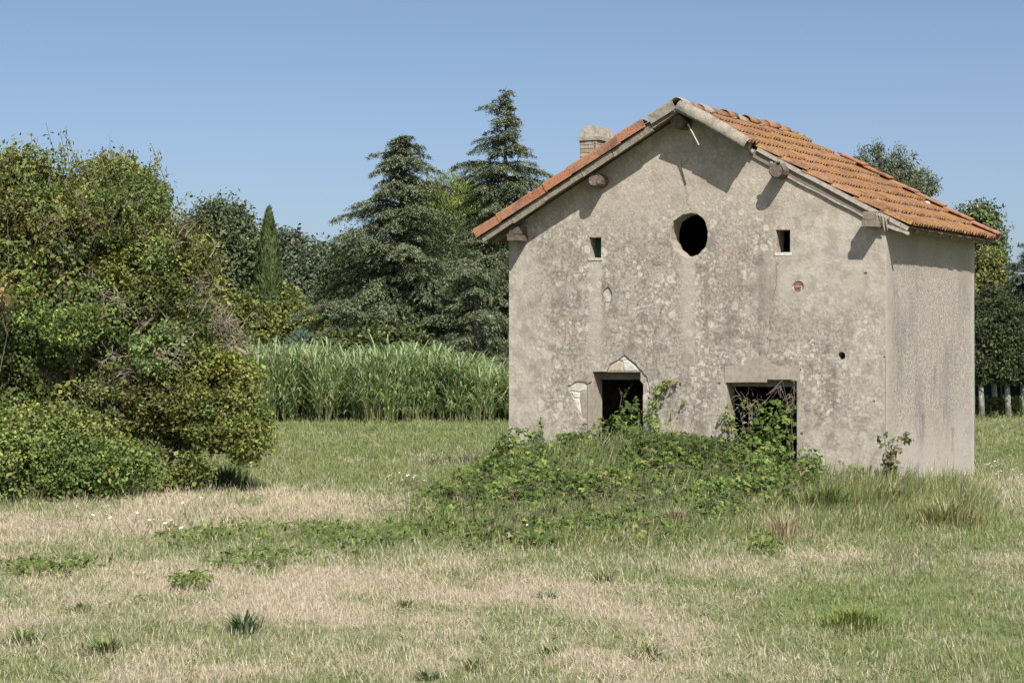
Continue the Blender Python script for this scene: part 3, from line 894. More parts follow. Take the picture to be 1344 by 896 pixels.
# bare rake boards along the right front edge
def rake_board(u0, u1, y0, y1, n0, n1, mat, tilt=0.0, name='rake_board'):
    m = MB()
    steps = 7
    for i in range(steps):
        pass
    V = []; Fc = []
    for i in range(steps + 1):
        t = i / steps; u = (u1 - u0) * t
        w = R.uniform(-0.006, 0.006)
        V += [(y0, u, n0 + w), (y1, u, n0 + w), (y1, u, n1 + w * 0.5), (y0, u, n1 + w * 0.5)]
    for i in range(steps):
        a = i * 4
        for q in range(4): Fc.append((a + q, a + (q + 1) % 4, a + 4 + (q + 1) % 4, a + 4 + q))
    Fc += [(3, 2, 1, 0), tuple(range(steps * 4, steps * 4 + 4))]
    m.add(V, Fc)
    mt = slope_matrix(1, 0, u0, 0)
    if mt.col[0].y < 0: mt = mt @ Matrix.Diagonal((-1, 1, 1, 1))
    mt = mt @ Matrix.Rotation(tilt, 4, 'X')
    return obj_from(mb_mesh(m, name, mat, False), name, roof, mt)
rake_board(-0.03, 2.42, -0.060, -0.030, -0.062, -0.006, M['palewood'], 0.004)
rake_board(0.05, 2.5, -0.028, -0.004, -0.14, -0.034, M['oldwood'], -0.006)
rake_board(0.30, 2.1, -0.034, -0.006, -0.165, -0.143, M['palewood'], -0.008)
rake_board(2.44, 2.70, -0.09, -0.06, -0.085, -0.05, M['palewood'], -0.06)
rake_board(-0.06, 0.30, -0.06, -0.02, -0.10, -0.064, M['palewood'], -0.12)
# loose batten hanging from the ridge
a = fac(903, 163, -0.30); b = fac(917.5, 190.5, -0.34)
m = MB(); m.tube([(a[0], -0.30, a[1]), ((a[0] + b[0]) / 2, -0.315, (a[1] + b[1]) / 2), (b[0], -0.34, b[1])], [0.014, 0.013, 0.012], 4); m.build('loose_batten', M['palewood'], roof)
# eaves board of the right slope and rafter tails
m = MB(); m.box((EO - 0.10, -0.06, ZD_E - 0.05), (EO - 0.075, L + 0.08, ZD_E + 0.035), 0.004); m.build('eaves_board', M['oldwood'], roof)
for k in range(9):
    y = -0.01 + k * 0.52
    if y > L: break
    m = MB(); m.box((-0.04, 0, -0.055), (0.04, 0.62, -0.0), 0.005)
    mt = slope_matrix(1, y, 0.02, -0.031); obj_from(mb_mesh(m, 'rafter', M['oldwood'], False), 'rafter', roof, mt)
    mt = slope_matrix(-1, y, 0.02, -0.031); obj_from(mb_mesh(m, 'rafter', M['oldwood'], False), 'rafter', roof, mt)

# purlins poking out of the gable
YP = -0.28
def log(px, py, r, name='purlin', n=11, ytip=YP):
    x, z = fac(px, py, ytip)
    m = MB()
    pth = [(x + R.uniform(-.01, .01), ytip + t, z + R.uniform(-.006, .006)) for t in (0, 0.012, 0.12, 0.3, 1.5, L - 0.5, L - ytip - 0.05)]
    m.tube(pth, [r * 0.86, r, r * 1.02, r, r, r, r], n, True, 0.05)
    return m.build(name, M['purlin'], house)
log(889, 159, 0.105); pm = log(780, 236, 0.10); log(1018.5, 223, 0.105)
for (px, py) in ((1140.5, 287.5), (673, 307)):
    x, z = fac(px, py, YP)
    for q, (dz0, dz1, w, dy) in enumerate(((-0.10, -0.005, 0.10, 0.0), (0.003, 0.10, 0.085, 0.03))):
        m = MB(); m.box((x - w, YP + dy, z + dz0), (x + w, L + 0.02, z + dz1), 0.008); m.build('purlin', M['purlin' if px < 800 else 'oldwood'], house)
# splintered braces beside the right eaves purlin and clumps of mud and straw on the logs
x, z = fac(1150, 286, -0.2)
for q in range(5):
    m = MB(); m.tube([(x + 0.01 + q * 0.03, -0.22 + 0.03 * q, z + 0.06 - q * 0.012), (x + 0.0 + q * 0.035, -0.10 + 0.02 * q, z - 0.13 + R.uniform(-0.04, 0.08))], [0.022, 0.008], 4); m.build('splinter', M['palewood'], house)
for (px, py, mm_) in ((1012, 214, 'mortar'), (1022, 212, 'mortar'), (776, 240, 'oldwood'), (785, 240, 'purlin')):
    x, z = fac(px, py, YP); lump(x, YP - 0.002, z, 0.026, M[mm_], 'mud_lump', house, (1.3, 0.6, 0.9))

# chimney
chim = None
cx0, cz1 = fac(760.5, 185, 1.6); cx1, _ = fac(784, 185, 1.6)
cdep = 0.62
ctop = cz1
cbot = deck(cx0) - 0.1
m = MB(); m.box((cx0 + 0.006, 1.606, cbot), (cx1 - 0.006, 1.6 + cdep - 0.006, ctop)); chim = m.build('chimney', M['smoothmortar'], roof)
nrow = int((ctop - cbot) / 0.062)
bm_long = MB(); bm_long.box((0, -0.006, 0), (1, 0.02, 0.050), 0.0)
for r in range(nrow):
    z = ctop - 0.058 - r * 0.062
    wdt = cx1 - cx0
    cuts = [0, 0.5, 1] if r % 2 else [0, 0.28, 0.74, 1]
    for a, b in zip(cuts, cuts[1:]):
        m = MB(); m.box((cx0 + wdt * a + 0.004, 1.594 + R.uniform(0, .004), z), (cx0 + wdt * b - 0.004, 1.612, z + 0.052), 0.002)
        m.build('brick', M['chim_brick'] if 'chim_brick' in M else M.setdefault('chim_brick', mat_plain('pale_brick', (0.40, 0.325, 0.25), (0.54, 0.46, 0.37), 12, 0.95, (1, 1, 1), 0.5, 0.008, 0.25)), chim)
    cuts = [0, 0.36, 0.72, 1] if r % 2 else [0, 0.2, 0.55, 0.9, 1]
    for a, b in zip(cuts, cuts[1:]):
        m = MB(); m.box((cx1 - 0.012, 1.6 + cdep * a + 0.004, z), (cx1 + 0.006 - R.uniform(0, .004), 1.6 + cdep * b - 0.004, z + 0.052), 0.002)
        m.build('brick', M['chim_brick'], chim)
# dark blocks for vent holes, their shade put into the colour, flared slab and battered cap
for k in range(3):
    z = ctop - 0.06 - k * 0.04
    m = MB(); m.box((cx1 - 0.05, 1.590, z), (cx1 - 0.025, 1.60, z + 0.022)); m.build('dark_vent_block', M['interior'], chim)
m = MB(); m.box((cx0 - 0.025, 1.575, ctop + 0.001), (cx1 + 0.028, 1.6 + cdep + 0.025, ctop + 0.055), 0.006); m.build('chimney_slab', M['oldverge'], chim)
m = MB()
zc0 = ctop + 0.055; zc1 = ctop + 0.24
m.add([(cx0 - 0.01, 1.585, zc0), (cx1 + 0.015, 1.585, zc0), (cx1 + 0.015, 1.6 + cdep, zc0), (cx0 - 0.01, 1.6 + cdep, zc0),
       (cx0 + 0.06, 1.66, zc1), (cx1 - 0.045, 1.66, zc1 - 0.012), (cx1 - 0.04, 1.6 + cdep - 0.08, zc1 - 0.02), (cx0 + 0.06, 1.6 + cdep - 0.08, zc1)],
      [(3, 2, 1, 0), (4, 5, 6, 7), (0, 1, 5, 4), (1, 2, 6, 5), (2, 3, 7, 6), (3, 0, 4, 7)])
m.build('chimney_cap', M['oldverge'], chim)

# ================================================================== PLANTS
def tint_clump(n, jit=0.15):
    return np.clip(1 + rng.normal(0, jit, n), 0.55, 1.6)

def lobes_world(lobes, Y, squash=0.9):
    """lobes: (px, py, rx, ry[, depth offset m]) -> centres and radii in metres"""
    out = []
    for lb in lobes:
        px, py, rx, ry = lb[:4]
        y = Y + (lb[4] if len(lb) > 4 else 0.0)
        c = at(px, py, y)
        out.append((c, np.array([rx / F * y, max(0.3, rx / F * y * squash), ry / F * y])))
    return out

def clump_points(lw, n, shell=0.22, low=-10.0):
    area = np.array([r[0] * r[2] + r[1] * r[2] + r[0] * r[1] for _, r in lw])
    cnt = rng.multinomial(n, area / area.sum())
    P = []; N = []; LB = []
    for li, ((c, r), k) in enumerate(zip(lw, cnt)):
        d = unit(rng.normal(size=(k, 3)))
        d = d[(d[:, 1] < 0.35) | (rng.random(k) < 0.5)]
        rad = 1.0 - np.abs(rng.normal(0, shell, len(d)))
        bump = 1.0 + 0.36 * (fbm(d[:, 0] * 3 + c[0] * 3, d[:, 2] * 3 + d[:, 1] * 2.3 + c[2], 3) - 0.5) * 2
        p = c + d * r * (rad * bump)[:, None]
        P.append(p); N.append(unit(d / r)); LB.append(np.full(len(p), li))
    P = np.vstack(P); N = np.vstack(N)
    keep = P[:, 2] > low
    clump_points.lobe = np.concatenate(LB)[keep]
    return P[keep], N[keep]

def foliage(P, N, per, spread, length, width, cols, w=None, up=0.5, outw=0.6, jit=0.2, droop=0.25, flat=0.8, clump_jit=0.2, axis_bias=None):
    n = len(P)
    g = np.repeat(np.arange(n), per)
    k = len(g)
    off = np.clip(rng.normal(0, 1, (k, 3)), -1.7, 1.7) * spread * np.array([1, 1, flat]) * rng.uniform(0.6, 1.3, n)[g][:, None]
    Q_ = P[g] + off
    nr = unit(N[g] * outw + np.array([0, 0, up]) + rng.normal(0, 0.55, (k, 3)))
    ax = rng.normal(0, 1, (k, 3)) + np.array([0, 0, -droop]) + N[g] * 0.5
    if axis_bias is not None: ax = ax * 0.6 + np.array(axis_bias)
    V, Q = leaves(Q_, ax, nr, length * rng.uniform(0.65, 1.25, k), width * rng.uniform(0.65, 1.25, k))
    c = palette(k, cols, w, jit, g) * tint_clump(n, clump_jit)[g][:, None]
    return V, Q, np.repeat(c, 4, axis=0)

def limbs(base, lw, P, r0, nsub=26, trunk_top=None):
    """trunk, a limb into each lobe, and branches from the limbs to some of the leaf clumps"""
    m = MB()
    base = np.array(base, float)
    cen = np.mean([c for c, _ in lw], axis=0)
    top = np.array([(base[0] * 0.5 + cen[0] * 0.5), (base[1] + cen[1]) / 2, base[2] + (cen[2] - base[2]) * 0.55]) if trunk_top is None else np.array(trunk_top)
    mid = (base + top) / 2 + rng.normal(0, 0.06, 3) * (np.linalg.norm(top - base))
    m.tube([base, base * 0.7 + mid * 0.3 + [0, 0, 0], mid, top], [r0 * 1.25, r0, r0 * 0.85, r0 * 0.7], 8, True, 0.05)
    for c, r in lw:
        a = top; e = c + np.array([0, 0, r[2] * 0.35])
        q = (a + e) / 2 + rng.normal(0, 0.08, 3) * np.linalg.norm(e - a) - np.array([0, 0, 0.05])
        m.tube([a, q, e], [r0 * 0.55, r0 * 0.35, r0 * 0.12], 6, False)
        near = P[np.argsort(((P - c) ** 2).sum(1))[:200]]
        if len(near) == 0: continue
        for t in near[rng.choice(len(near), min(nsub, len(near)), replace=False)]:
            s0 = q + (e - q) * rng.random()
            h = (s0 + t) / 2 + rng.normal(0, 0.06, 3) * np.linalg.norm(t - s0)
            m.tube([s0, h, t], [r0 * 0.2, r0 * 0.12, r0 * 0.04], 4, False)
    return m

def broadleaf(name, label, cat, lobes, Y, base_px, leaf, n, per, spread, cols, w=None, group=None, r0=0.1, mat='leaf', bark='bark', squash=0.9, up=0.5, jit=0.2,
              aspect=0.6, shell=0.22, base_z=0.0, clump_jit=0.2, axis_bias=None, nsub=20, flat=0.8, low=-10.0, crown='crown', droop=0.25, fill=0.35, lobe_jit=0.0, fill_lobes=None):
    lw = lobes_world(lobes, Y, squash)
    bx = (base_px - 672.0) / F * Y
    root = empty(name, (bx, Y, base_z))
    off = np.array([bx, Y, base_z])
    P, N = clump_points(lw, n, shell, low)
    V, Q, C = foliage(P, N, per, spread, leaf, leaf * aspect, cols, w, up, 0.6, jit, droop, flat, clump_jit, axis_bias)
    if lobe_jit:                   # each bough of the thicket has its own leaf tone
        lt = np.clip(1 + rng.normal(0, lobe_jit, (len(lw), 1)), 0.55, 1.5) * (1 + rng.normal(0, lobe_jit * 0.35, (len(lw), 3)) * [1, 0.5, 1])
        C = C * np.repeat(lt[clump_points.lobe], per * 4, axis=0)
    if fill:                       # inner foliage, sparser and larger-leaved, closing the depth of the crown
        k = int(n * fill)
        P2, N2 = clump_points(lobes_world(fill_lobes or [(l_[0], l_[1], l_[2] * 0.72, l_[3] * 0.72) + tuple(l_[4:]) for l_ in lobes], Y, squash), k, 0.3, low)
        V2, Q2, C2 = foliage(P2, N2, max(8, per // 2), spread * 1.5, leaf * 1.7, leaf * aspect * 1.7, cols, w, up, 0.6, jit, droop, flat, clump_jit)
        V = np.vstack([V, V2]); Q = np.vstack([Q, Q2 + Q.max() + 1]); C = np.vstack([C, C2])
    np_mesh(crown, V - off, Q, M[mat], root, C)
    m = limbs((bx, Y, base_z - 0.1), lw, P, r0, nsub)
    m.v = [(a - off[0], b - off[1], c - off[2]) for a, b, c in m.v]
    m.build('trunk', M[bark], root, True)
    tag(root, label, cat, group)
    return root

def gz(X, Y):
    return float(height(np.array([X]), np.array([Y]))[0])

# leaf colours (real-world albedo)
OLIVE = (0.17, 0.205, 0.06); DARK = (0.095, 0.122, 0.04); MID = (0.16, 0.20, 0.06); YEL = (0.25, 0.26, 0.07); LIME = (0.245, 0.275, 0.075)
GREY = (0.19, 0.215, 0.14); BLUE = (0.13, 0.165, 0.12); BROWN = (0.19, 0.115, 0.06); RUST = (0.26, 0.14, 0.06)

def shoots(root, spots, Y, leaf, nl, cols):
    """thin upright twigs with leaves that break up the outline of a crown: spots (px, base py, length px)"""
    off = np.array(root.location); k = Y / F
    m = MB(); PP = []; AA = []
    for px, py, ln in spots:
        p = at(px, py, Y + R.gauss(0, 0.35)); l = ln * k
        d = np.array([R.gauss(0, 0.35), R.gauss(0, 0.3), 1.0])
        q = p + d * l * 0.5; e = q + (d + rng.normal(0, 0.25, 3)) * l * 0.5
        m.tube([p - d * 0.25 - off, p - off, q - off, e - off], [0.006, 0.005, 0.004, 0.002], 3, False)
        for _ in range(nl):
            u = R.random() * 1.25 - 0.25
            c_ = p + (q - p) * u * 2 if u < 0.5 else q + (e - q) * (u * 2 - 1)
            PP.append(c_ - off + np.clip(rng.normal(0, 0.035, 3), -0.06, 0.06)); AA.append(d * 0.7 + rng.normal(0, 0.7, 3))
    P = np.array(PP); n = len(P)
    V, Q = leaves(P, np.array(AA), unit(rng.normal(0, 0.6, (n, 3)) + [0, -0.4, 0.7]), leaf * rng.uniform(0.7, 1.2, n), leaf * 0.5)
    np_mesh('leafy_shoots', V, Q, M['leaf'], root, np.repeat(palette(n, cols, None, 0.2), 4, 0))['kind'] = 'stuff'
    m.build('shoot_twigs', M['bark'], root)['kind'] = 'stuff'

# ------------------------------------------------------------------ the big thicket on the left
def boughs(poly, n, gap, r0, r1, zf, seed):
    """bough-sized lobes spread through an outline, the lower ones standing further forward"""
    q = np.random.default_rng(seed); out = []
    P = np.array(poly); lo = P.min(0); hi = P.max(0)
    tries = 0
    while len(out) < n and tries < 20000:
        tries += 1
        x, y = q.uniform(lo, hi)
        ins = False; j = len(poly) - 1
        for i in range(len(poly)):
            (xi, yi), (xj, yj) = poly[i], poly[j]
            if ((yi > y) != (yj > y)) and x < (xj - xi) * (y - yi) / (yj - yi + 1e-9) + xi: ins = not ins
            j = i
        if not ins or any((x - o[0]) ** 2 + (y - o[1]) ** 2 < gap * gap for o in out): continue
        r = q.uniform(r0, r1)
        out.append((x, y, r * q.uniform(0.9, 1.35), r * q.uniform(0.75, 1.05), zf(x, y) + q.normal(0, 0.25)))
    return out
TP_ = [(-70, 250), (0, 245), (50, 250), (95, 275), (125, 262), (170, 250), (200, 262), (232, 300), (258, 350), (268, 420), (262, 480), (240, 540), (200, 585), (170, 615), (60, 615), (-70, 615)]
thicket = broadleaf('plum_thicket', 'huge dark green thicket filling the left edge of the meadow', 'bush',
          boughs(TP_, 62, 27, 22, 40, lambda x, y: 0.9 - (y - 250) / 360 * 1.3, 4),
          27.0, 120, 0.056, 2900, 42, 0.075, [OLIVE, DARK, MID, YEL, BROWN], [4.5, 2.6, 5, 0.9, 0.12], r0=0.10, shell=0.2, low=0.15, clump_jit=0.25, lobe_jit=0.3, nsub=8, fill=0.3,
          fill_lobes=[(60, 380, 110, 110, 1.0), (170, 370, 90, 100, 1.0), (60, 520, 110, 90, 0.5), (180, 500, 80, 90, 0.6), (-50, 430, 80, 130, 0.8)])
shoots(thicket, [(px_, 262 + abs(px_ - 120) * 0.32 + R.uniform(-18, 30), R.uniform(18, 44)) for px_ in range(84, 262, 5)], 27.4, 0.055, 26, [OLIVE, MID, YEL])
corner_tree = broadleaf('leafy_tree', 'green tree with loose upright shoots at the top left corner', 'tree',
          [(20, 250, 55, 55), (70, 270, 45, 45, 0.4), (-40, 280, 60, 70)], 29.0, 20, 0.075, 520, 30, 0.13, [OLIVE, MID, YEL, BROWN], [4, 4, 1, 0.3], r0=0.12, shell=0.3, axis_bias=(0.2, 0, 0.5))
shoots(corner_tree, [(px_, R.uniform(205, 240), R.uniform(16, 46)) for px_ in range(-6, 100, 4)], 28.6, 0.06, 22, [OLIVE, MID, YEL])
feather_tree = broadleaf('yellowish_tree', 'yellowish green feathery tree rising behind the middle of the thicket', 'tree',
          [(150, 245, 40, 36), (185, 262, 34, 36), (120, 265, 36, 36), (160, 300, 60, 50)], 31.0, 155, 0.075, 620, 30, 0.11, [YEL, OLIVE, (0.14, 0.15, 0.045)], [3, 4, 2], r0=0.11, shell=0.28,
          axis_bias=(0, 0, 1.0), clump_jit=0.15)
shoots(feather_tree, [(px_, R.uniform(215, 250), R.uniform(12, 30)) for px_ in range(100, 212, 3)], 30.6, 0.055, 24, [YEL, OLIVE])
broadleaf('overhanging_bush', 'yellow-green bush with overhanging branches at the right end of the thicket', 'bush',
          boughs([(180, 470), (230, 440), (280, 455), (318, 500), (335, 560), (345, 585), (315, 590), (285, 560), (250, 575), (215, 580), (185, 560), (170, 510)], 24, 24, 18, 32, lambda x, y: 0.3 - (y - 440) / 150 * 0.5, 9),
          27.3, 215, 0.055, 1150, 38, 0.08, [YEL, OLIVE, LIME, MID, (0.25, 0.19, 0.05)], [3, 4, 2.5, 3, 0.3], r0=0.045, shell=0.2, low=0.22, clump_jit=0.22, lobe_jit=0.2, nsub=8)
broadleaf('bramble_bush', 'low dark bramble bush sprawling at the foot of the thicket', 'bush',
          [(30, 612, 70, 55), (105, 620, 60, 46, 0.1), (-30, 605, 60, 60), (160, 618, 45, 36, 0.7), (60, 572, 70, 40, 0.4)],
          25.2, 60, 0.055, 950, 38, 0.08, [MID, OLIVE, DARK, LIME, RUST], [4, 3, 2.5, 1.5, 0.15], r0=0.05, shell=0.18, low=0.02, lobe_jit=0.2)
broadleaf('small_bush', 'small bush with thin drooping twigs under the overhanging bush', 'bush',
          [(250, 615, 26, 20), (215, 628, 24, 16, -0.2), (190, 622, 22, 20, -0.3)],
          26.9, 225, 0.055, 170, 24, 0.08, [OLIVE, MID, YEL], [3, 3, 1], r0=0.025, shell=0.3, low=0.02)
broadleaf('rusty_bush', 'bush with rust-brown withered leaves at the left edge of the photo', 'bush',
          [(2, 385, 18, 18), (18, 392, 12, 10), (-15, 372, 20, 22)], 26.3, -10, 0.055, 26, 14, 0.07, [RUST, (0.30, 0.20, 0.09), (0.30, 0.24, 0.08), OLIVE], [1, 2, 2, 4], r0=0.012, shell=0.3)

def twig_mass(root, specs, Y, mat='twig', part='dead_branch'):
    """bare branching twigs as parts of a bush: specs (px, py, direction dx, dy px, length px, count)"""
    k = Y / F
    off = np.array(root.location)
    for (px, py, dx, dy, ln, cnt) in specs:
        m = MB()
        hub = at(px, py, Y)
        for _ in range(cnt):
            p = at(px + R.gauss(0, ln * 0.45), py + R.gauss(0, ln * 0.3), Y + R.gauss(0, 0.22))
            d = np.array([dx, R.gauss(0, 0.5), -dy], float) + rng.normal(0, 0.55, 3)
            d = d / np.linalg.norm(d)
            l = ln * k * R.uniform(0.4, 1.0)
            path = [p]
            for s in range(4):
                d = d + rng.normal(0, 0.22, 3); d /= np.linalg.norm(d)
                path.append(path[-1] + d * l / 4)
            rr = R.uniform(0.004, 0.009)
            m.tube([q - off for q in path], [rr, rr * 0.8, rr * 0.6, rr * 0.45, rr * 0.3], 3, False)
            for s in range(3):
                q = path[1 + s]; e = d + rng.normal(0, 0.8, 3); e /= np.linalg.norm(e)
                m.tube([q - off, q + e * l * 0.2 - off, q + (e + rng.normal(0, 0.3, 3)) * l * 0.4 - off], [rr * 0.5, rr * 0.35, rr * 0.2], 3, False)
        o = m.build(part, M[mat], root)
        o['kind'] = 'stuff'
twig_mass(thicket, [(282, 425, 0.6, -0.2, 40, 62), (250, 398, 0.8, -0.2, 34, 20), (300, 440, 0.7, 0.3, 28, 26), (255, 370, 1, 0.1, 30, 10)], 27.2)
twig_mass(thicket, [(165, 475, 0.6, 0.2, 46, 8), (150, 400, 0.9, -0.2, 40, 8), (85, 540, 0.4, 0.6, 36, 6), (225, 462, 0.9, 0.3, 40, 10), (60, 300, 0.8, -0.2, 36, 10), (150, 385, 0.3, 0.8, 30, 12)], 26.15)
twig_mass(thicket, [(225, 300, 0.2, -1, 34, 7), (247, 318, 0.5, -0.8, 36, 8), (228, 232, 0.3, -1, 18, 2)], 27.6)

# ------------------------------------------------------------------ trees behind, left
broadleaf('yellow_pine', 'olive-yellow young pine directly right of the thicket top', 'tree',
          [(245, 345, 34, 42), (262, 390, 30, 36), (235, 400, 40, 40)], 52.0, 250, 0.13, 420, 32, 0.16, [YEL, (0.15, 0.15, 0.05), OLIVE], [3, 3, 2], r0=0.12, axis_bias=(0, 0, 0.6), aspect=0.35, mat='needle')
broadleaf('round_tree', 'tall dark rounded tree left of the cypress', 'tree',
          [(290, 300, 42, 36), (262, 320, 34, 40), (320, 335, 28, 36), (285, 360, 52, 50), (300, 410, 45, 45)], 105.0, 290, 0.21, 900, 34, 0.34,
          [(0.11, 0.145, 0.07), (0.09, 0.12, 0.06), (0.14, 0.165, 0.08)], None, r0=0.3, group='trees behind the reeds')
for i, (lb, bp, lab, cc) in enumerate((
    ([(385, 345, 26, 34), (372, 325, 16, 22), (392, 385, 26, 40)], 382, 'pale grey-green tree directly right of the cypress', [GREY, BLUE, (0.10, 0.125, 0.07)]),
    ([(425, 350, 30, 30), (412, 385, 32, 40), (440, 385, 30, 42)], 425, 'grey-green rounded tree left of the dark cedar', [GREY, (0.085, 0.115, 0.06), BLUE]))):
    broadleaf('pale_tree', lab, 'tree', lb, 122.0 - 6 * i, bp, 0.22, 700, 34, 0.36, cc, None, r0=0.28, group='trees behind the reeds')
broadleaf('far_tree', 'low distant treetops showing left of the cypress', 'tree', [(330, 395, 40, 40), (300, 430, 60, 40), (350, 430, 40, 35)], 128.0, 330, 0.22, 600, 32, 0.36, [(0.08, 0.11, 0.045), MID], None, r0=0.25, group='trees behind the reeds')
broadleaf('bright_bush', 'fresh green bush at the right foot of the cypress', 'bush', [(385, 425, 26, 26), (372, 400, 14, 22), (405, 440, 26, 20)], 84.0, 385, 0.15, 400, 32, 0.22, [LIME, (0.12, 0.165, 0.05), YEL], None, r0=0.1)
broadleaf('olive_bush', 'broad olive-green bush at the left foot of the cypress', 'bush', [(310, 415, 30, 30), (335, 425, 24, 26), (290, 435, 34, 30), (320, 448, 40, 18)], 82.0, 315, 0.15, 560, 32, 0.22, [OLIVE, (0.10, 0.125, 0.04), YEL], None, r0=0.1)
broadleaf('blue_shrub', 'low blue-grey shrub peeping over the reeds', 'shrub', [(383, 456, 14, 9), (398, 451, 9, 9), (360, 464, 11, 7)], 64.0, 385, 0.14, 150, 26, 0.12, [(0.12, 0.17, 0.15), (0.09, 0.14, 0.13), BLUE], None, r0=0.05)
broadleaf('dark_shrub', 'dark rounded shrub behind the reeds below the cedars', 'shrub', [(492, 450, 30, 16), (540, 450, 22, 12), (450, 455, 30, 14)], 64.0, 490, 0.16, 330, 26, 0.16, [(0.085, 0.095, 0.045), DARK, OLIVE], None, r0=0.06)
broadleaf('umbrella_pine', 'bright green domed pine between the two cedars', 'tree',
          [(592, 262, 46, 34), (620, 280, 40, 40), (560, 290, 40, 40), (600, 330, 60, 50)], 98.0, 595, 0.26, 900, 34, 0.24, [(0.17, 0.225, 0.055), (0.13, 0.185, 0.05), (0.20, 0.235, 0.07)], None,
          r0=0.3, mat='needle', aspect=0.14, axis_bias=(0, 0, 1.6), up=0.2, flat=0.7, clump_jit=0.12)

for i, (lb, bp, lab) in enumerate((
    ([(470, 370, 44, 60), (450, 410, 40, 50)], 462, 'dark tree behind the left flank of the broad cedar'),
    ([(560, 350, 52, 70), (540, 420, 60, 50)], 552, 'dark tree in the gap between the two cedars'),
    ([(640, 340, 44, 80), (650, 430, 60, 50)], 645, 'dark tree behind the cedar nearest the house'))):
    broadleaf('evergreen_tree', lab, 'tree', lb, 90.0 + 3 * i, bp, 0.17, 700, 34, 0.26, [(0.062, 0.085, 0.036), (0.048, 0.068, 0.03), (0.08, 0.10, 0.042)], None, r0=0.2, group='trees behind the reeds', mat='needle', aspect=0.4)
# ------------------------------------------------------------------ cypress
def cypress(name, label, px, top_py, Y, half_px):
    bx = (px - 672) / F * Y
    root = empty(name, (bx, Y, 0))
    H = EYE + (HZ - top_py) / F * Y
    rmax = half_px / F * Y
    n = 13000
    t = rng.random(n) ** 0.85
    prof = np.minimum(1, ((1 - t) / 0.46)) ** 0.55 * np.minimum(1, (t + 0.02) / 0.06) ** 0.5
    az = rng.random(n) * 2 * np.pi
    lump_ = 0.86 + 0.32 * (fbm(az * 1.9, t * 26, 3) - 0.5) * 2
    rr = rmax * prof * lump_ * (1 - np.abs(rng.normal(0, 0.12, n)))
    P = np.stack([np.cos(az) * rr, np.sin(az) * rr, t * H + rng.normal(0, 0.1, n)], 1)
    N = np.stack([np.cos(az), np.sin(az), np.full(n, 0.25)], 1)
    ax = np.stack([np.cos(az) * 0.25, np.sin(az) * 0.25, np.ones(n)], 1) + rng.normal(0, 0.22, (n, 3))
    V, Q = leaves(P, ax, unit(N + rng.normal(0, 0.4, (n, 3))), 0.30 * rng.uniform(0.6, 1.3, n), 0.09)
    g = (np.floor(az * 4) + 30 * np.floor(t * 30)).astype(int)
    C = palette(n, [(0.06, 0.088, 0.032), (0.075, 0.105, 0.036), (0.10, 0.13, 0.044)], None, 0.16) * tint_clump(g.max() + 1, 0.18)[g][:, None]
    np_mesh('crown', V, Q, M['needle'], root, np.repeat(C, 4, 0))
    m = MB(); m.tube([(0, 0, -0.1), (0, 0, H * 0.5), (0, 0, H * 0.95)], [0.16, 0.1, 0.02], 7); m.build('trunk', M['bark'], root, True)
    tag(root, label, 'cypress')
cypress('cypress_tree', 'tall slender pointed cypress behind the reeds', 352.5, 278, 84.0, 22)

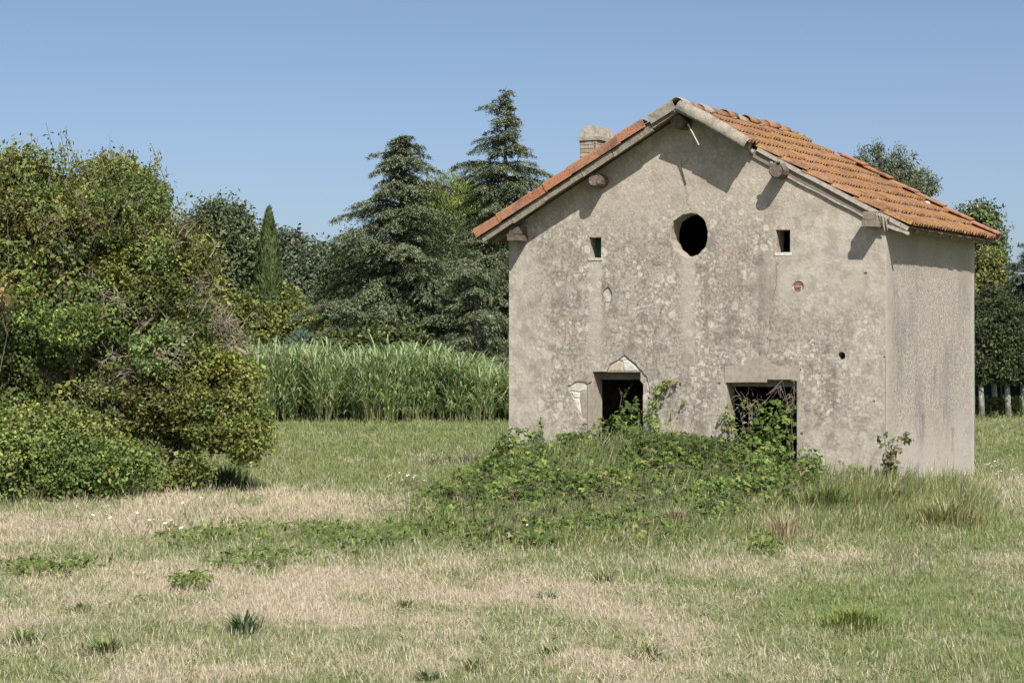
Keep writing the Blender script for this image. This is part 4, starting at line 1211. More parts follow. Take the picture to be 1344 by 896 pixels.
# ------------------------------------------------------------------ cedars
def cedar(name, label, px, top_py, Y, rad_px, seed, extra=(), spread=1.0, dens=1.0, z0=0.6, cat='cedar', cols=None, expo=0.8, tl=0.135, tier=1.3):
    r_ = np.random.default_rng(seed)
    bx = (px - 672) / F * Y
    root = empty(name, (bx, Y, 0))
    H = EYE + (HZ - top_py) / F * Y
    RM = rad_px / F * Y
    m = MB()
    m.tube([(0, 0, -0.1), (0.06, 0.03, H * 0.35), (-0.03, 0, H * 0.7), (0, 0, H * 0.985)], [0.32, 0.20, 0.08, 0.008], 8)
    PP = []; AX = []; NN = []; BI = []
    br = []
    z = z0
    while z < H - 0.12:                          # tiers of branches, closer together towards the top
        f = 1 - (z - z0) / (H - z0)
        k = 6 + int(r_.integers(0, 2)) + (3 if f > 0.5 else 0)
        a0 = r_.random() * 6.283
        for q in range(k):
            ln = RM * (0.10 + 0.90 * f ** expo) * r_.choice([0.45, 0.7, 0.95, 1.25]) * r_.uniform(0.85, 1.15) * min(1.0, 0.35 + f * 7)
            br.append((z + r_.normal(0, 0.10), ln, a0 + q * 6.283 / k + r_.normal(0, 0.3), 0.34 * (1 - f) + 0.12 + r_.normal(0, 0.04)))
        z += (0.22 + 0.36 * f) * r_.uniform(0.65, 1.4) * tier
    for (z, ln, az, rise) in list(br) + list(extra):
        d = np.array([np.cos(az), np.sin(az), 0]); s = np.array([-np.sin(az), np.cos(az), 0])
        bend = r_.normal(0, 0.12)
        def pos(t):
            t = np.asarray(t)[..., None]
            return np.array([0, 0, z]) + d * t * ln + s * (bend * t * t * ln) + np.array([0, 0, 1.0]) * (rise * t - (rise * 0.55 + 0.24) * t * t) * ln
        pts = [pos(q) for q in (0, 0.35, 0.7, 1.0)]
        rb = 0.012 + 0.018 * ln
        m.tube(pts, [rb, rb * 0.7, rb * 0.4, rb * 0.12], 4, False)
        ns = max(7, int(20 * ln * dens))
        for j in range(ns):                      # flat side sprays left and right of the branch
            t0 = 0.06 + 0.94 * (j + r_.random()) / ns
            sl = ln * (0.12 + 0.34 * (1.05 - t0)) * r_.uniform(0.6, 1.2) * spread + 0.06
            sg = 1 if r_.random() < 0.5 else -1
            dd = d * r_.uniform(0.45, 0.9) + s * sg * r_.uniform(0.5, 0.95)
            p0 = pos(t0)
            k = max(7, int(46 * sl * dens) + 5)
            u = r_.random(k) ** 0.8
            q = p0 + dd * (u * sl)[:, None] + np.array([0, 0, -1.0]) * (0.55 * u * u * sl)[:, None] + r_.normal(0, 0.035, (k, 3))
            PP.append(q)
            AX.append(dd + np.array([0, 0, -0.25]) + r_.normal(0, 0.45, (k, 3)))
            NN.append(np.array([0, 0, 1.0]) + r_.normal(0, 0.35, (k, 3)))
            BI.append(np.full(k, len(BI)))
    P = np.vstack(PP); A = np.vstack(AX); N = unit(np.vstack(NN)); g = np.concatenate(BI)
    n = len(P)
    V, Q = leaves(P, A, N, tl * r_.uniform(0.6, 1.3, n), tl * 0.24 * r_.uniform(0.7, 1.3, n))
    C = palette(n, cols or [(0.15, 0.18, 0.10), (0.185, 0.215, 0.13), (0.095, 0.12, 0.06), (0.245, 0.27, 0.175)], [3, 3, 2] + ([] if cols else [1.5]), 0.18) * tint_clump(len(BI), 0.14)[g][:, None]
    np_mesh('crown', V, Q, M['needle'], root, np.repeat(C, 4, 0))
    m.build('trunk', M['bark'], root, True)
    tag(root, label, cat)
    return n
n1 = cedar('cedar_tree', 'broad dark cedar with layered branches standing left of the house behind the reeds', 528, 170, 74.0, 140, 14, cat='cedar', expo=0.86, dens=1.05, tier=0.85)
Hc = EYE + (HZ - 205) / F * 82.0
n2 = cedar('cedar_tree', 'taller cedar with a broken-looking side arm, partly hidden by the house', 664, 113, 82.0, 128, 27,
           extra=[(Hc - 0.55, 2.1, math.pi * 1.02, 0.62), (Hc - 0.5, 1.9, math.pi * 0.94, 0.55), (Hc - 0.65, 1.7, math.pi * 1.08, 0.5), (Hc - 0.9, 1.8, math.pi * 1.0, 0.45), (Hc - 0.6, 1.9, 0.05, 0.25), (Hc - 0.9, 2.0, -0.1, 0.15)], expo=0.95, dens=1.0, tier=1.0)
for (px_, py_, Y_, lab) in ((455, 395, 70.0, 'low cedar with grey-green branches spreading over the reeds'), (625, 330, 72.0, 'dark cedar close beside the left wall of the house')):
    n3 = cedar('cedar_tree', lab, px_, py_, Y_, 62 if px_ < 500 else 80, int(px_), dens=1.0, expo=0.55)

# ------------------------------------------------------------------ trees right of and behind the house
broadleaf('poplar_tree', 'wispy upright poplar crown showing above the right roof slope', 'tree',
          [(1131, 212, 8, 20), (1152, 206, 9, 24), (1142, 232, 12, 22), (1168, 222, 9, 24), (1183, 214, 10, 26), (1197, 226, 9, 26), (1212, 240, 9, 20), (1224, 250, 8, 18), (1180, 250, 40, 26), (1175, 285, 56, 36)],
          96.0, 1175, 0.13, 620, 34, 0.15, [(0.15, 0.18, 0.10), GREY, (0.12, 0.15, 0.075)], None, r0=0.2, axis_bias=(0.1, 0, 1.3), shell=0.4, aspect=0.4)
broadleaf('thin_tree', 'sparse green treetop right behind the far roof corner', 'tree', [(1285, 292, 26, 22), (1268, 290, 14, 16), (1300, 318, 22, 22), (1290, 350, 34, 30)], 88.0, 1285, 0.16, 330, 32, 0.22,
          [(0.09, 0.125, 0.05), MID, GREY], None, r0=0.15, shell=0.35)
broadleaf('olive_tree', 'olive-yellow leafy tree right of the house below the eaves', 'tree', [(1296, 350, 22, 22), (1302, 385, 28, 28), (1280, 372, 24, 26)], 72.0, 1300, 0.11, 560, 32, 0.14, [(0.20, 0.20, 0.07), OLIVE, (0.13, 0.145, 0.05)], None, r0=0.12)
cedar('blue_cedar', 'blue-green conifer cut off by the right edge of the photo', 1352, 318, 66.0, 62, 21, z0=1.5, dens=1.1, tier=0.7, cat='conifer', cols=[(0.12, 0.155, 0.11), (0.14, 0.175, 0.13), (0.09, 0.12, 0.075)], expo=0.6)
def trunk_tree(name, label, px, base_py, lean, lobes, Y, cols):
    root = broadleaf(name, label, 'tree', lobes, Y, px + lean, 0.11, 560, 32, 0.13, cols, None, r0=0.0001, mat='needle', aspect=0.4, nsub=4, low=1.0, group='whitewashed trees beside the fence')
    old = [c for c in root.children if c.name.startswith('trunk')][0]
    bpy.data.objects.remove(old)
    k = Y / F
    m = MB(); x = -lean * k
    zt = lobes[0]
    topz = EYE + (HZ - 480) * k
    m.tube([(0, 0, -0.1), (x * 0.35, 0, 0.95)], [0.095, 0.075], 9, True, 0.06); wash = m.build('trunk', M['limewash'], root, True)
    m = MB(); m.tube([(x * 0.35, 0, 0.94), (x * 0.8, 0, topz), (x, 0, topz + 1.4)], [0.074, 0.06, 0.03], 8, True, 0.04); m.build('bark', M['bark'], wash, True)
DK = [(0.05, 0.065, 0.032), (0.07, 0.088, 0.042), (0.10, 0.112, 0.046), (0.038, 0.05, 0.026)]
trunk_tree('pine_tree', 'leaning pine with a whitewashed trunk hard against the right house corner', 1283, 543, 6, [(1285, 440, 26, 50), (1278, 480, 26, 20)], 62.0, DK)
trunk_tree('pine_tree', 'slim pine with a short whitewashed foot, second from the house corner', 1302, 536, 4, [(1305, 430, 24, 50), (1300, 480, 24, 20)], 65.0, DK)
trunk_tree('pine_tree', 'stout pine with a bright white trunk base right of the house', 1317, 543, 7, [(1318, 440, 26, 50), (1322, 484, 26, 16)], 62.0, DK)
trunk_tree('pine_tree', 'pine with a pale trunk at the right edge of the photo', 1340, 542, 4, [(1345, 450, 30, 44), (1342, 484, 28, 16)], 62.5, DK)
# fence of dark netting with thin posts behind the trunks
fence = empty('netting_fence', (17.0, 67.0, 0)); tag(fence, 'dark green netting fence behind the whitewashed trunks', 'fence')
m = MB()
for i in range(14):
    x0, x1 = -3 + i, -2 + i
    b0, b1 = 0.03 * math.sin(i * 1.3), 0.03 * math.sin((i + 1) * 1.3)
    m.add([(x0, b0, 0.05), (x1, b1, 0.05), (x1, b1, 1.75), (x0, b0, 1.75), (x0, b0 + .01, 0.05), (x1, b1 + .01, 0.05), (x1, b1 + .01, 1.75), (x0, b0 + .01, 1.75)], [(0, 1, 2, 3), (7, 6, 5, 4), (3, 2, 6, 7), (0, 4, 5, 1)])
m.build('netting', M['meshfence'], fence)
for i in range(8):
    m = MB(); m.tube([(-3 + i * 1.85, -0.05, -0.1), (-3 + i * 1.85, -0.05, 1.85)], [0.025, 0.025], 6); m.build('post', M['steel'], fence)
pa = at(1347, 519, 58.0); pb = at(1321, 561, 50.6)
m = MB(); m.tube([(0, 0, -0.1), ((pa[0] - pb[0]) * 0.5, (pa[1] - pb[1]) * 0.02, 0.55), ((pa[0] - pb[0]), 0.2, 1.15)], [0.016, 0.015, 0.012], 6)
o = m.build('leaning_stake', M['bark']); o.location = (pb[0], pb[1], 0); tag(o, 'thin dark stake leaning to the right beside the whitewashed trunks', 'stake')
# low hedge closing the view far behind
hl = [(px, 458 - R.uniform(0, 14), 44, 16) for px in range(-60, 1480, 40)]
broadleaf('far_hedge', 'long low hedge far behind the trees', 'hedge', hl, 138.0, 672, 0.28, 2000, 24, 0.36, [MID, DARK, (0.07, 0.10, 0.04)], None, r0=0.06, nsub=1, squash=0.5)
broadleaf('verge_undergrowth', 'strip of green undergrowth along the foot of the netting fence', 'undergrowth', [(1275 + 18 * i, 533, 14, 6) for i in range(8)], 64.5, 1310, 0.12, 260, 24, 0.12, [MID, LIME, OLIVE], None, r0=0.01, nsub=1)

# fallen plank at the edge of the thicket
p0, p1 = at(301, 452, 33.0), at(324, 466, 33.0)
m = MB(); m.tube([p0 - p0, (p1 - p0) * 0.5 + [0, 0, 0.01], p1 - p0], [0.05, 0.045, 0.04], 5, True, 0.2)
m.tube([(0.0, 0, 0.0), (-0.25, 0.1, -p0[2] * 0.45), (-0.7, 0.2, -p0[2] - 0.1)], [0.04, 0.05, 0.07], 5)
o = m.build('broken_branch', M['twig']); o.location = p0; tag(o, 'broken pale branch stub slanting down beside the reeds', 'branch')

# ------------------------------------------------------------------ reed bed
def reed_bed():
    n = 2600
    px = rng.uniform(215, 830, n)
    Y = 53.4 + 1.5 * vnoise(px * 0.035, px * 0.0) + rng.random(n) ** 1.3 * 6.0
    X = (px - 672) / F * 55.0
    hgt = (1.70 + 0.22 * (fbm(X * 0.9, Y * 0.5, 3) - 0.5) * 2) * rng.choice([0.5, 0.75, 0.9, 1.0, 1.0, 1.08], n) * rng.uniform(0.93, 1.05, n) * (1 - 0.38 * sstep(575, 680, px) ) * (1 - 0.1 * sstep(330, 290, px))
    Vs = []; Qs = []; Cs = []; o = 0
    cols = np.array([(0.33, 0.42, 0.215), (0.26, 0.345, 0.165), (0.43, 0.50, 0.29), (0.18, 0.255, 0.115), (0.50, 0.45, 0.28)])
    for i in range(n):
        h = hgt[i]; base = np.array([X[i], Y[i], -0.05])
        lean = rng.normal(0, 0.06, 2)
        k = 15
        t = np.sort(rng.uniform(0.10, 1.0, k)); 
        az = np.where(np.arange(k) % 2 == 0, 0.0, np.pi) + rng.normal(0, 0.6, k) + rng.random() * 6.28
        ll = rng.uniform(0.50, 0.90, k) * (1 - 0.2 * (t > 0.92)); ww = rng.uniform(0.027, 0.050, k)
        p = base + np.stack([lean[0] * t * h, lean[1] * t * h, t * h * 0.92], 1)
        d = np.stack([np.cos(az), np.sin(az), np.zeros(k)], 1); s = np.stack([-np.sin(az), np.cos(az), np.zeros(k)], 1)
        up = np.array([0, 0, 1.0])
        e = rng.uniform(0.5, 1.25, k)[:, None]
        q1 = p + (d * 0.22 + up * 0.50 * e) * ll[:, None]
        q2 = q1 + (d * 0.26 + up * (0.34 * e - 0.10)) * ll[:, None]
        q3 = q2 + (d * 0.20 - up * rng.uniform(-0.15, 0.25, k)[:, None]) * ll[:, None]
        w = (s * ww[:, None]) * 0.5
        V = np.stack([p - w * 0.5, p + w * 0.5, q1 + w, q1 - w, q2 + w * 0.8, q2 - w * 0.8, q3, q3 + s * 0.002], 1).reshape(-1, 3)
        b = np.arange(k)[:, None] * 8 + o
        Q = np.concatenate([b + [0, 1, 2, 3], b + [3, 2, 4, 5], b + [5, 4, 7, 6]], 0)
        # cane
        r = 0.012
        st = np.array([base + [-r, 0, 0], base + [r, 0, 0], base + [lean[0] * h + r * .5, lean[1] * h, h * 0.95], base + [lean[0] * h - r * .5, lean[1] * h, h * 0.95],
                       base + [0, -r, 0], base + [0, r, 0], base + [lean[0] * h, lean[1] * h + r * .5, h * 0.95], base + [lean[0] * h, lean[1] * h - r * .5, h * 0.95]])
        Q = np.concatenate([Q, np.array([[0, 1, 2, 3], [4, 5, 6, 7]]) + o + k * 8], 0)
        V = np.vstack([V, st])
        ci = rng.choice(5, k, p=[0.35, 0.27, 0.22, 0.12, 0.04])
        C = np.repeat(cols[ci] * rng.uniform(0.75, 1.25, (k, 1)), 8, 0)
        C = np.vstack([C, np.repeat([[0.26, 0.25, 0.12]], 8, 0)])
        Vs.append(V); Qs.append(Q); Cs.append(C); o += len(V)
    ob = np_mesh('reed_bed', np.vstack(Vs), np.vstack(Qs), M['reed'], None, np.vstack(Cs))
    tag(ob, 'dense bed of tall green reeds along the far edge of the meadow', 'reeds', kind='stuff')
reed_bed()

# ------------------------------------------------------------------ grass: clump prototypes instanced over the meadow
def grass_proto(name, nbl, hgt, spread, wid, bend, seedhead=0.0, lo=0.0, hi=1.0):
    V = []; Q = []; C = []
    for i in range(nbl):
        a = R.uniform(0, 6.283); r = spread * math.sqrt(R.random())
        p = np.array([math.cos(a) * r, math.sin(a) * r, -0.02])
        az = R.uniform(0, 6.283); d = np.array([math.cos(az), math.sin(az), 0]); s = np.array([-d[1], d[0], 0])
        h = hgt * R.uniform(0.45, 1.1); b = bend * R.uniform(0.2, 1.2)
        m1 = p + d * b * h * 0.3 + np.array([0, 0, h * 0.55]); t = p + d * b * h * 0.95 + np.array([0, 0, h * (1.0 - 0.3 * b)])
        w = wid * R.uniform(0.7, 1.3)
        o = len(V)
        V += [p - s * w, p + s * w, m1 + s * w * 0.8, m1 - s * w * 0.8, t + s * w * 0.15, t - s * w * 0.15]
        Q += [(o, o + 1, o + 2, o + 3), (o + 3, o + 2, o + 4, o + 5)]
        c = (R.uniform(lo, hi), R.random(), R.random())
        C += [c] * 6
        if R.random() < seedhead:
            o = len(V); ln = R.uniform(0.04, 0.08)
            V += [t - s * w * 1.2, t + d * 0.0 + s * w * 1.2, t + np.array([d[0] * 0.02, d[1] * 0.02, ln]) + s * w * 0.4, t + np.array([d[0] * 0.02, d[1] * 0.02, ln]) - s * w * 0.4]
            Q += [(o, o + 1, o + 2, o + 3)]; C += [(0.0, R.uniform(0.3, 0.9), 0)] * 4
    ob = np_mesh(name, np.array(V, float), np.array(Q), M['grass'], None, np.array(C))
    COL.objects.unlink(ob)
    return ob

def scatter(name, protos, P, rot, scl, idx, green, label, cat):
    coll = bpy.data.collections.new(name + '_clumps')
    for p in protos: coll.objects.link(p)
    me = bpy.data.meshes.new(name)
    me.vertices.add(len(P)); me.vertices.foreach_set('co', P.astype(np.float32).ravel())
    for nm, ty, key, arr in (('rot', 'FLOAT_VECTOR', 'vector', rot), ('scl', 'FLOAT_VECTOR', 'vector', scl), ('idx', 'INT', 'value', idx), ('green', 'FLOAT', 'value', green)):
        a = me.attributes.new(nm, ty, 'POINT'); a.data.foreach_set(key, np.ascontiguousarray(arr, dtype=np.int32 if ty == 'INT' else np.float32).ravel())
    ob = bpy.data.objects.new(name, me); COL.objects.link(ob)
    ng = bpy.data.node_groups.new(name, 'GeometryNodeTree')
    ng.interface.new_socket('Geometry', in_out='INPUT', socket_type='NodeSocketGeometry'); ng.interface.new_socket('Geometry', in_out='OUTPUT', socket_type='NodeSocketGeometry')
    N = ng.nodes; Lk = ng.links
    gi = N.new('NodeGroupInput'); go = N.new('NodeGroupOutput')
    ci = N.new('GeometryNodeCollectionInfo'); ci.inputs['Collection'].default_value = coll; ci.inputs['Separate Children'].default_value = True; ci.inputs['Reset Children'].default_value = True
    ip = N.new('GeometryNodeInstanceOnPoints'); ip.inputs['Pick Instance'].default_value = True
    def attr(nm, ty):
        a = N.new('GeometryNodeInputNamedAttribute'); a.data_type = ty; a.inputs['Name'].default_value = nm; return a.outputs['Attribute']
    er = N.new('FunctionNodeEulerToRotation'); Lk.new(attr('rot', 'FLOAT_VECTOR'), er.inputs[0])
    Lk.new(gi.outputs[0], ip.inputs['Points']); Lk.new(ci.outputs[0], ip.inputs['Instance']); Lk.new(attr('idx', 'INT'), ip.inputs['Instance Index'])
    Lk.new(er.outputs[0], ip.inputs['Rotation']); Lk.new(attr('scl', 'FLOAT_VECTOR'), ip.inputs['Scale']); Lk.new(ip.outputs[0], go.inputs[0])
    md = ob.modifiers.new('scatter', 'NODES'); md.node_group = ng
    ob.data.materials.append(protos[0].data.materials[0])
    tag(ob, label, cat, kind='stuff')
    return ob

def inside_house(X, Y, mg=0.05):
    hx, hy = world_to_house(X, Y)
    return (hx > -W - mg) & (hx < mg) & (hy > -mg) & (hy < L + mg)

def sample_field(n, y0, y1, margin=6.0, power=2.0):
    """points over the wedge of meadow the lens looks along, thinning with distance"""
    u = rng.random(n)
    Y = y0 * (y1 / y0) ** u if power == 2.0 else (y0 + (y1 - y0) * u)
    half = 0.2477 * Y * 1.12 + margin * 0.5
    X = rng.uniform(-1, 1, n) * half
    ok = ~inside_house(X, Y)
    return X[ok], Y[ok]

protos = [grass_proto('grass_clump_short', 26, 0.075, 0.11, 0.0022, 1.0),
          grass_proto('grass_clump_fine', 30, 0.10, 0.12, 0.0016, 0.9, 0.12, 0.0, 0.9),
          grass_proto('grass_clump_tall', 12, 0.19, 0.10, 0.0018, 0.6, 0.4, 0.0, 0.8),
          grass_proto('grass_clump_broad', 18, 0.075, 0.10, 0.0042, 1.2, 0.0, 0.3, 1.0)]
X, Y = sample_field(94000, 11.0, 63.0)
far = Y / 20.0
g = greenness(X, Y)
n = len(X)
idx = rng.choice(4, n, p=[0.42, 0.34, 0.07, 0.17]).astype(int)
idx = np.where((g < 0.35) & (rng.random(n) < 0.5), 1, idx)
hx, hy = world_to_house(X, Y)
near_wall = np.exp(-np.maximum(np.maximum(-hy, hx), 0) / 1.1) * ((hx > -W - 1) & (hy < L) & (hx < 3.5) & (hy > -4))
sc = rng.uniform(0.6, 1.25, n) * np.clip(far, 0.7, 2.2) ** 0.75
on_mound = sstep(0.06, 0.16, height(X, Y)) * (hy < 0)
g = np.clip(g + 0.35 * on_mound, 0, 1.1)
idx = np.where((rng.random(n) < 0.45 * on_mound), 2, idx)
zs = 0.62 * (1 + 0.9 * on_mound) * sc * (0.65 + 0.7 * fbm(X * 0.8 + 3, Y * 0.6, 3)) * np.clip(1.25 / np.clip(far, 0.7, 2.2) ** 0.45, 0.5, 1.2) * (1 + 0.9 * near_wall)
wind = 0.16
rot = np.stack([rng.normal(0, 0.26, n), rng.normal(wind * 0.8, 0.26, n), rng.uniform(0, 6.283, n)], 1)
P = np.stack([X, Y, height(X, Y) - 0.01], 1)
scatter('meadow_grass', protos, P, rot, np.stack([sc, sc, zs], 1), idx, g + rng.normal(0, 0.13, n), 'dry and green meadow grass covering the ground', 'grass')

# ------------------------------------------------------------------ bramble thicket over the mound
def in_poly(px, py, poly):
    inside = np.zeros(len(px), bool)
    j = len(poly) - 1
    for i in range(len(poly)):
        xi, yi = poly[i]; xj, yj = poly[j]
        c = ((yi > py) != (yj > py)) & (px < (xj - xi) * (py - yi) / (yj - yi + 1e-12) + xi)
        inside ^= c; j = i
    return inside

def trifoliate(P, N, size, cols, w=None, jit=0.2, clump=None, cj=0.15):
    """bramble leaves: three leaflets per leaf"""
    n = len(P)
    up = unit(N + rng.normal(0, 0.45, (n, 3)))
    az = unit(np.cross(up, rng.normal(0, 1, (n, 3)))); sd = np.cross(up, az)
    V = []; Q = []; o = 0
    size = size * rng.uniform(0.5, 1.55, n)
    for a, k in ((0, 1.0), (1.05, 0.85), (-1.05, 0.85)):
        d = az * math.cos(a) + sd * math.sin(a)
        v, q = leaves(P + d * (size * 0.55 * k)[:, None], d - up * 0.25, up, size * k, size * 0.62 * k, 0.2)
        V.append(v); Q.append(q + o); o += len(v)
    c = palette(n, cols, w, jit)
    if clump is not None: c = c * tint_clump(clump.max() + 1, cj)[clump][:, None]
    C = np.repeat(c, 4, 0); C = np.vstack([C, C, C])
    return np.vstack(V), np.vstack(Q), C

POLY = [(655, 618), (700, 612), (770, 596), (840, 590), (930, 592), (1000, 598), (1045, 606), (1085, 626), (1075, 655), (1020, 668), (965, 680), (930, 700), (860, 716), (800, 712), (700, 722), (620, 712), (560, 690), (530, 672), (590, 648), (630, 632)]
bx0, by0 = house_to_world(-3.4, -1.6)
bramble = empty('bramble_thicket', (bx0, by0, gz(bx0, by0)))
tag(bramble, 'green bramble thicket heaped over the mound before the doorways', 'brambles')
boff = np.array([bx0, by0, gz(bx0, by0)])
def bramble_points(n, poly):
    X = rng.uniform(-4.5, 6.5, n); Y = rng.uniform(17.5, 30.8, n)
    Z = height(X, Y)
    px = 672 + F * X / Y; py = HZ + F * (EYE - Z) / Y
    ok = in_poly(px, py, poly) & ~inside_house(X, Y, 0.02)
    return X[ok], Y[ok], Z[ok]
X, Y, Z = bramble_points(110000, POLY)
lumpy = fbm(X * 1.1 + 5, Y * 1.1, 4)
hx, hy = world_to_house(X, Y)
front = sstep(-7.5, -2.0, hy)
peak = sstep(0.52, 0.75, fbm(X * 2.3 + 31, Y * 2.3 + 8, 3))
hcap = (0.08 + 0.28 * sstep(0.36, 0.64, lumpy) + 0.20 * peak * (hy < -0.5)) * (0.35 + 0.65 * front)
keep = rng.random(len(X)) < (0.35 + 0.65 * sstep(0.30, 0.46, lumpy)) * (0.45 + 0.55 * front)
X, Y, Z, hcap = X[keep], Y[keep], Z[keep], hcap[keep]
sel = rng.permutation(len(X))[:27000]
X, Y, Z, hcap = X[sel], Y[sel], Z[sel], hcap[sel]
P = np.stack([X, Y, Z + hcap * (1 - np.abs(rng.normal(0, 0.35, len(X))))], 1)
P[:, 2] = np.maximum(P[:, 2], Z + 0.02)
cl = (np.floor(X * 3.2).astype(int) * 97 + np.floor(Y * 2.4).astype(int)) % 700
N = np.tile([0.1, -0.5, 0.9], (len(P), 1)) + rng.normal(0, 0.3, (len(P), 3))
BR = [(0.125, 0.18, 0.043), (0.092, 0.138, 0.034), (0.175, 0.22, 0.055), (0.065, 0.10, 0.028), (0.23, 0.23, 0.08)]
V, Q, C = trifoliate(P, N, 0.047, BR, [4, 4, 2.0, 3.5, 0.8], 0.22, cl, 0.3)
np_mesh('foliage', V - boff, Q, M['leaf'], bramble, C)
m = MB()
for i in range(150):                                   # arching bramble stems
    k = R.randrange(len(X)); a = R.uniform(0, 6.28); ln = R.uniform(0.4, 1.0)
    p = np.array([X[k], Y[k], Z[k]]) - boff
    q = p + np.array([math.cos(a) * ln * 0.5, math.sin(a) * ln * 0.5, R.uniform(0.15, 0.36)])
    e = p + np.array([math.cos(a) * ln, math.sin(a) * ln, R.uniform(0.05, 0.3)])
    m.tube([p, p * 0.45 + q * 0.55 + [0, 0, 0.06], q, e], [0.006, 0.005, 0.004, 0.002], 4, False)
m.build('stems', M['bark'], bramble)['kind'] = 'stuff'

# fine green grass growing up through the brambles and on to the house corner
GP = [(655, 618), (720, 605), (850, 592), (1000, 600), (1060, 612), (1120, 632), (1165, 640), (1240, 640), (1300, 655), (1310, 690), (1230, 705), (1120, 700), (1000, 705), (900, 722), (760, 728), (620, 716), (520, 690), (545, 660), (600, 640)]
X, Y, Z = bramble_points(60000, GP)
k = rng.permutation(len(X))[:14000]; X, Y, Z = X[k], Y[k], Z[k]
hx, hy = world_to_house(X, Y)
d = rng.uniform(-1, 1, (len(X), 3)) * [0.5, 0.5, 0] + [0.25, 0, 1.0]
ln = rng.uniform(0.12, 0.42, len(X)) * (0.45 + 0.55 * sstep(-6, -1.5, hy)) * (0.6 + 0.8 * fbm(X * 1.5, Y * 1.5, 3))
V, Q = leaves(np.stack([X, Y, Z], 1) + d * (ln * 0.45)[:, None], d, np.tile([0, -1.0, 0.3], (len(X), 1)) + rng.normal(0, 0.5, (len(X), 3)), ln, 0.010 * rng.uniform(0.6, 1.3, len(X)))
C = palette(len(X), [(0.15, 0.19, 0.065), (0.21, 0.235, 0.09), (0.11, 0.15, 0.05), (0.40, 0.34, 0.21)], [4, 3, 3, 1.6], 0.2)
tag(np_mesh('mound_grass', V, Q, M['leaf'], None, np.repeat(C, 4, 0)), 'fine tall green grass growing through the brambles and along the wall foot', 'grass', kind='stuff')

# creeping green weeds in the meadow in front of the mound
WP = [(70, 752, 66, 10), (250, 712, 60, 12), (330, 706, 60, 12), (420, 704, 55, 10), (335, 745, 60, 12), (480, 712, 70, 14), (560, 704, 60, 16), (650, 716, 70, 12), (430, 738, 44, 10), (860, 708, 60, 12), (1000, 722, 36, 10), (790, 700, 60, 14), (250, 775, 30, 6)]
X = []; Y = []
for px, py, rx, ry in WP:
    X0, Y0 = gnd(px, py); a = rx / F * Y0; b = (gnd(px, py - ry)[1] - gnd(px, py + ry)[1]) / 2
    k = int(26 * a * b * 15) + 110
    t = rng.random(k) * 6.283; r = np.sqrt(rng.random(k)) * rng.uniform(0.7, 1.15, k)
    X.append(X0 + np.cos(t) * r * a); Y.append(Y0 + np.sin(t) * r * b)
X = np.concatenate(X); Y = np.concatenate(Y)
k = vnoise(X * 2.3, Y * 1.6) > 0.36
X, Y = X[k], Y[k]
P = np.stack([X, Y, height(X, Y) + rng.uniform(0.02, 0.13, len(X))], 1)
V, Q, C = trifoliate(P, np.tile([0, -0.5, 0.9], (len(P), 1)), 0.036, BR, [4, 4, 2, 2, 0.3])
tag(np_mesh('creeping_weeds', V, Q, M['leaf'], None, C), 'patches of low creeping green weeds in the meadow before the mound', 'weeds', kind='stuff')

# ------------------------------------------------------------------ climbing and standing plants against the wall
def plant(name, label, cat, base, stems, leaf, nleaf, cols, spread=0.06, w=None, stem_r=0.006, group=None, stem_mat='bark', tri=True):
    """stems: list of paths in world coordinates; leaves sit along them"""
    b = np.array(base, float)
    root = empty(name, b)
    m = MB(); PP = []
    for s in stems:
        s = [np.array(q, float) - b for q in s]
        m.tube(s, [stem_r * (1 - 0.7 * i / (len(s) - 1)) for i in range(len(s))], 5, False)
        segs = np.array(s)
        for _ in range(nleaf):
            t = (R.random() ** 0.8) * (len(s) - 1); i = min(int(t), len(s) - 2); f_ = t - i
            PP.append(segs[i] * (1 - f_) + segs[i + 1] * f_ + rng.normal(0, spread, 3))
    m.build('stem', M[stem_mat], root, True)
    P = np.array(PP)
    N = np.tile([-0.3, -0.7, 0.7], (len(P), 1))
    V, Q, C = trifoliate(P, N, leaf, cols, w) if tri else (lambda r: (r[0], r[1], np.repeat(palette(len(P), cols, w), 4, 0)))(leaves(P, rng.normal(0, 1, (len(P), 3)) + [0, 0, 0.3], unit(N + rng.normal(0, .5, (len(P), 3))), leaf, leaf * 0.45))
    np_mesh('foliage', V, Q, M['leaf'], root, C)
    tag(root, label, cat, group)
    return root
def hw(px, py, d):                        # a pixel at distance d in front of (negative) the facade -> world point
    x, z = fac(px, py, d); a, b_ = house_to_world(x, d)
    return np.array([a, b_, z])
def wander(pts, j=0.02):
    return [p + rng.normal(0, j, 3) for p in pts]
GRN = [(0.125, 0.19, 0.04), (0.09, 0.145, 0.033), (0.165, 0.225, 0.05), (0.065, 0.10, 0.026)]
PALE = [(0.20, 0.24, 0.075), (0.16, 0.20, 0.06), (0.25, 0.25, 0.09)]
base = hw(860, 600, -0.35)
plant('climbing_bramble', 'tall bramble shoot climbing the wall between the two doorways', 'climber', base,
      [wander([base, hw(862, 575, -0.3), hw(859, 545, -0.22), hw(862, 522, -0.16), hw(866, 507, -0.14)]), wander([base, hw(855, 580, -0.4), hw(858, 560, -0.3), hw(856, 540, -0.25)]), wander([base, hw(868, 585, -0.4), hw(872, 565, -0.3)]), wander([base, hw(850, 590, -0.5), hw(848, 572, -0.4)])],
      0.052, 60, GRN, 0.055)
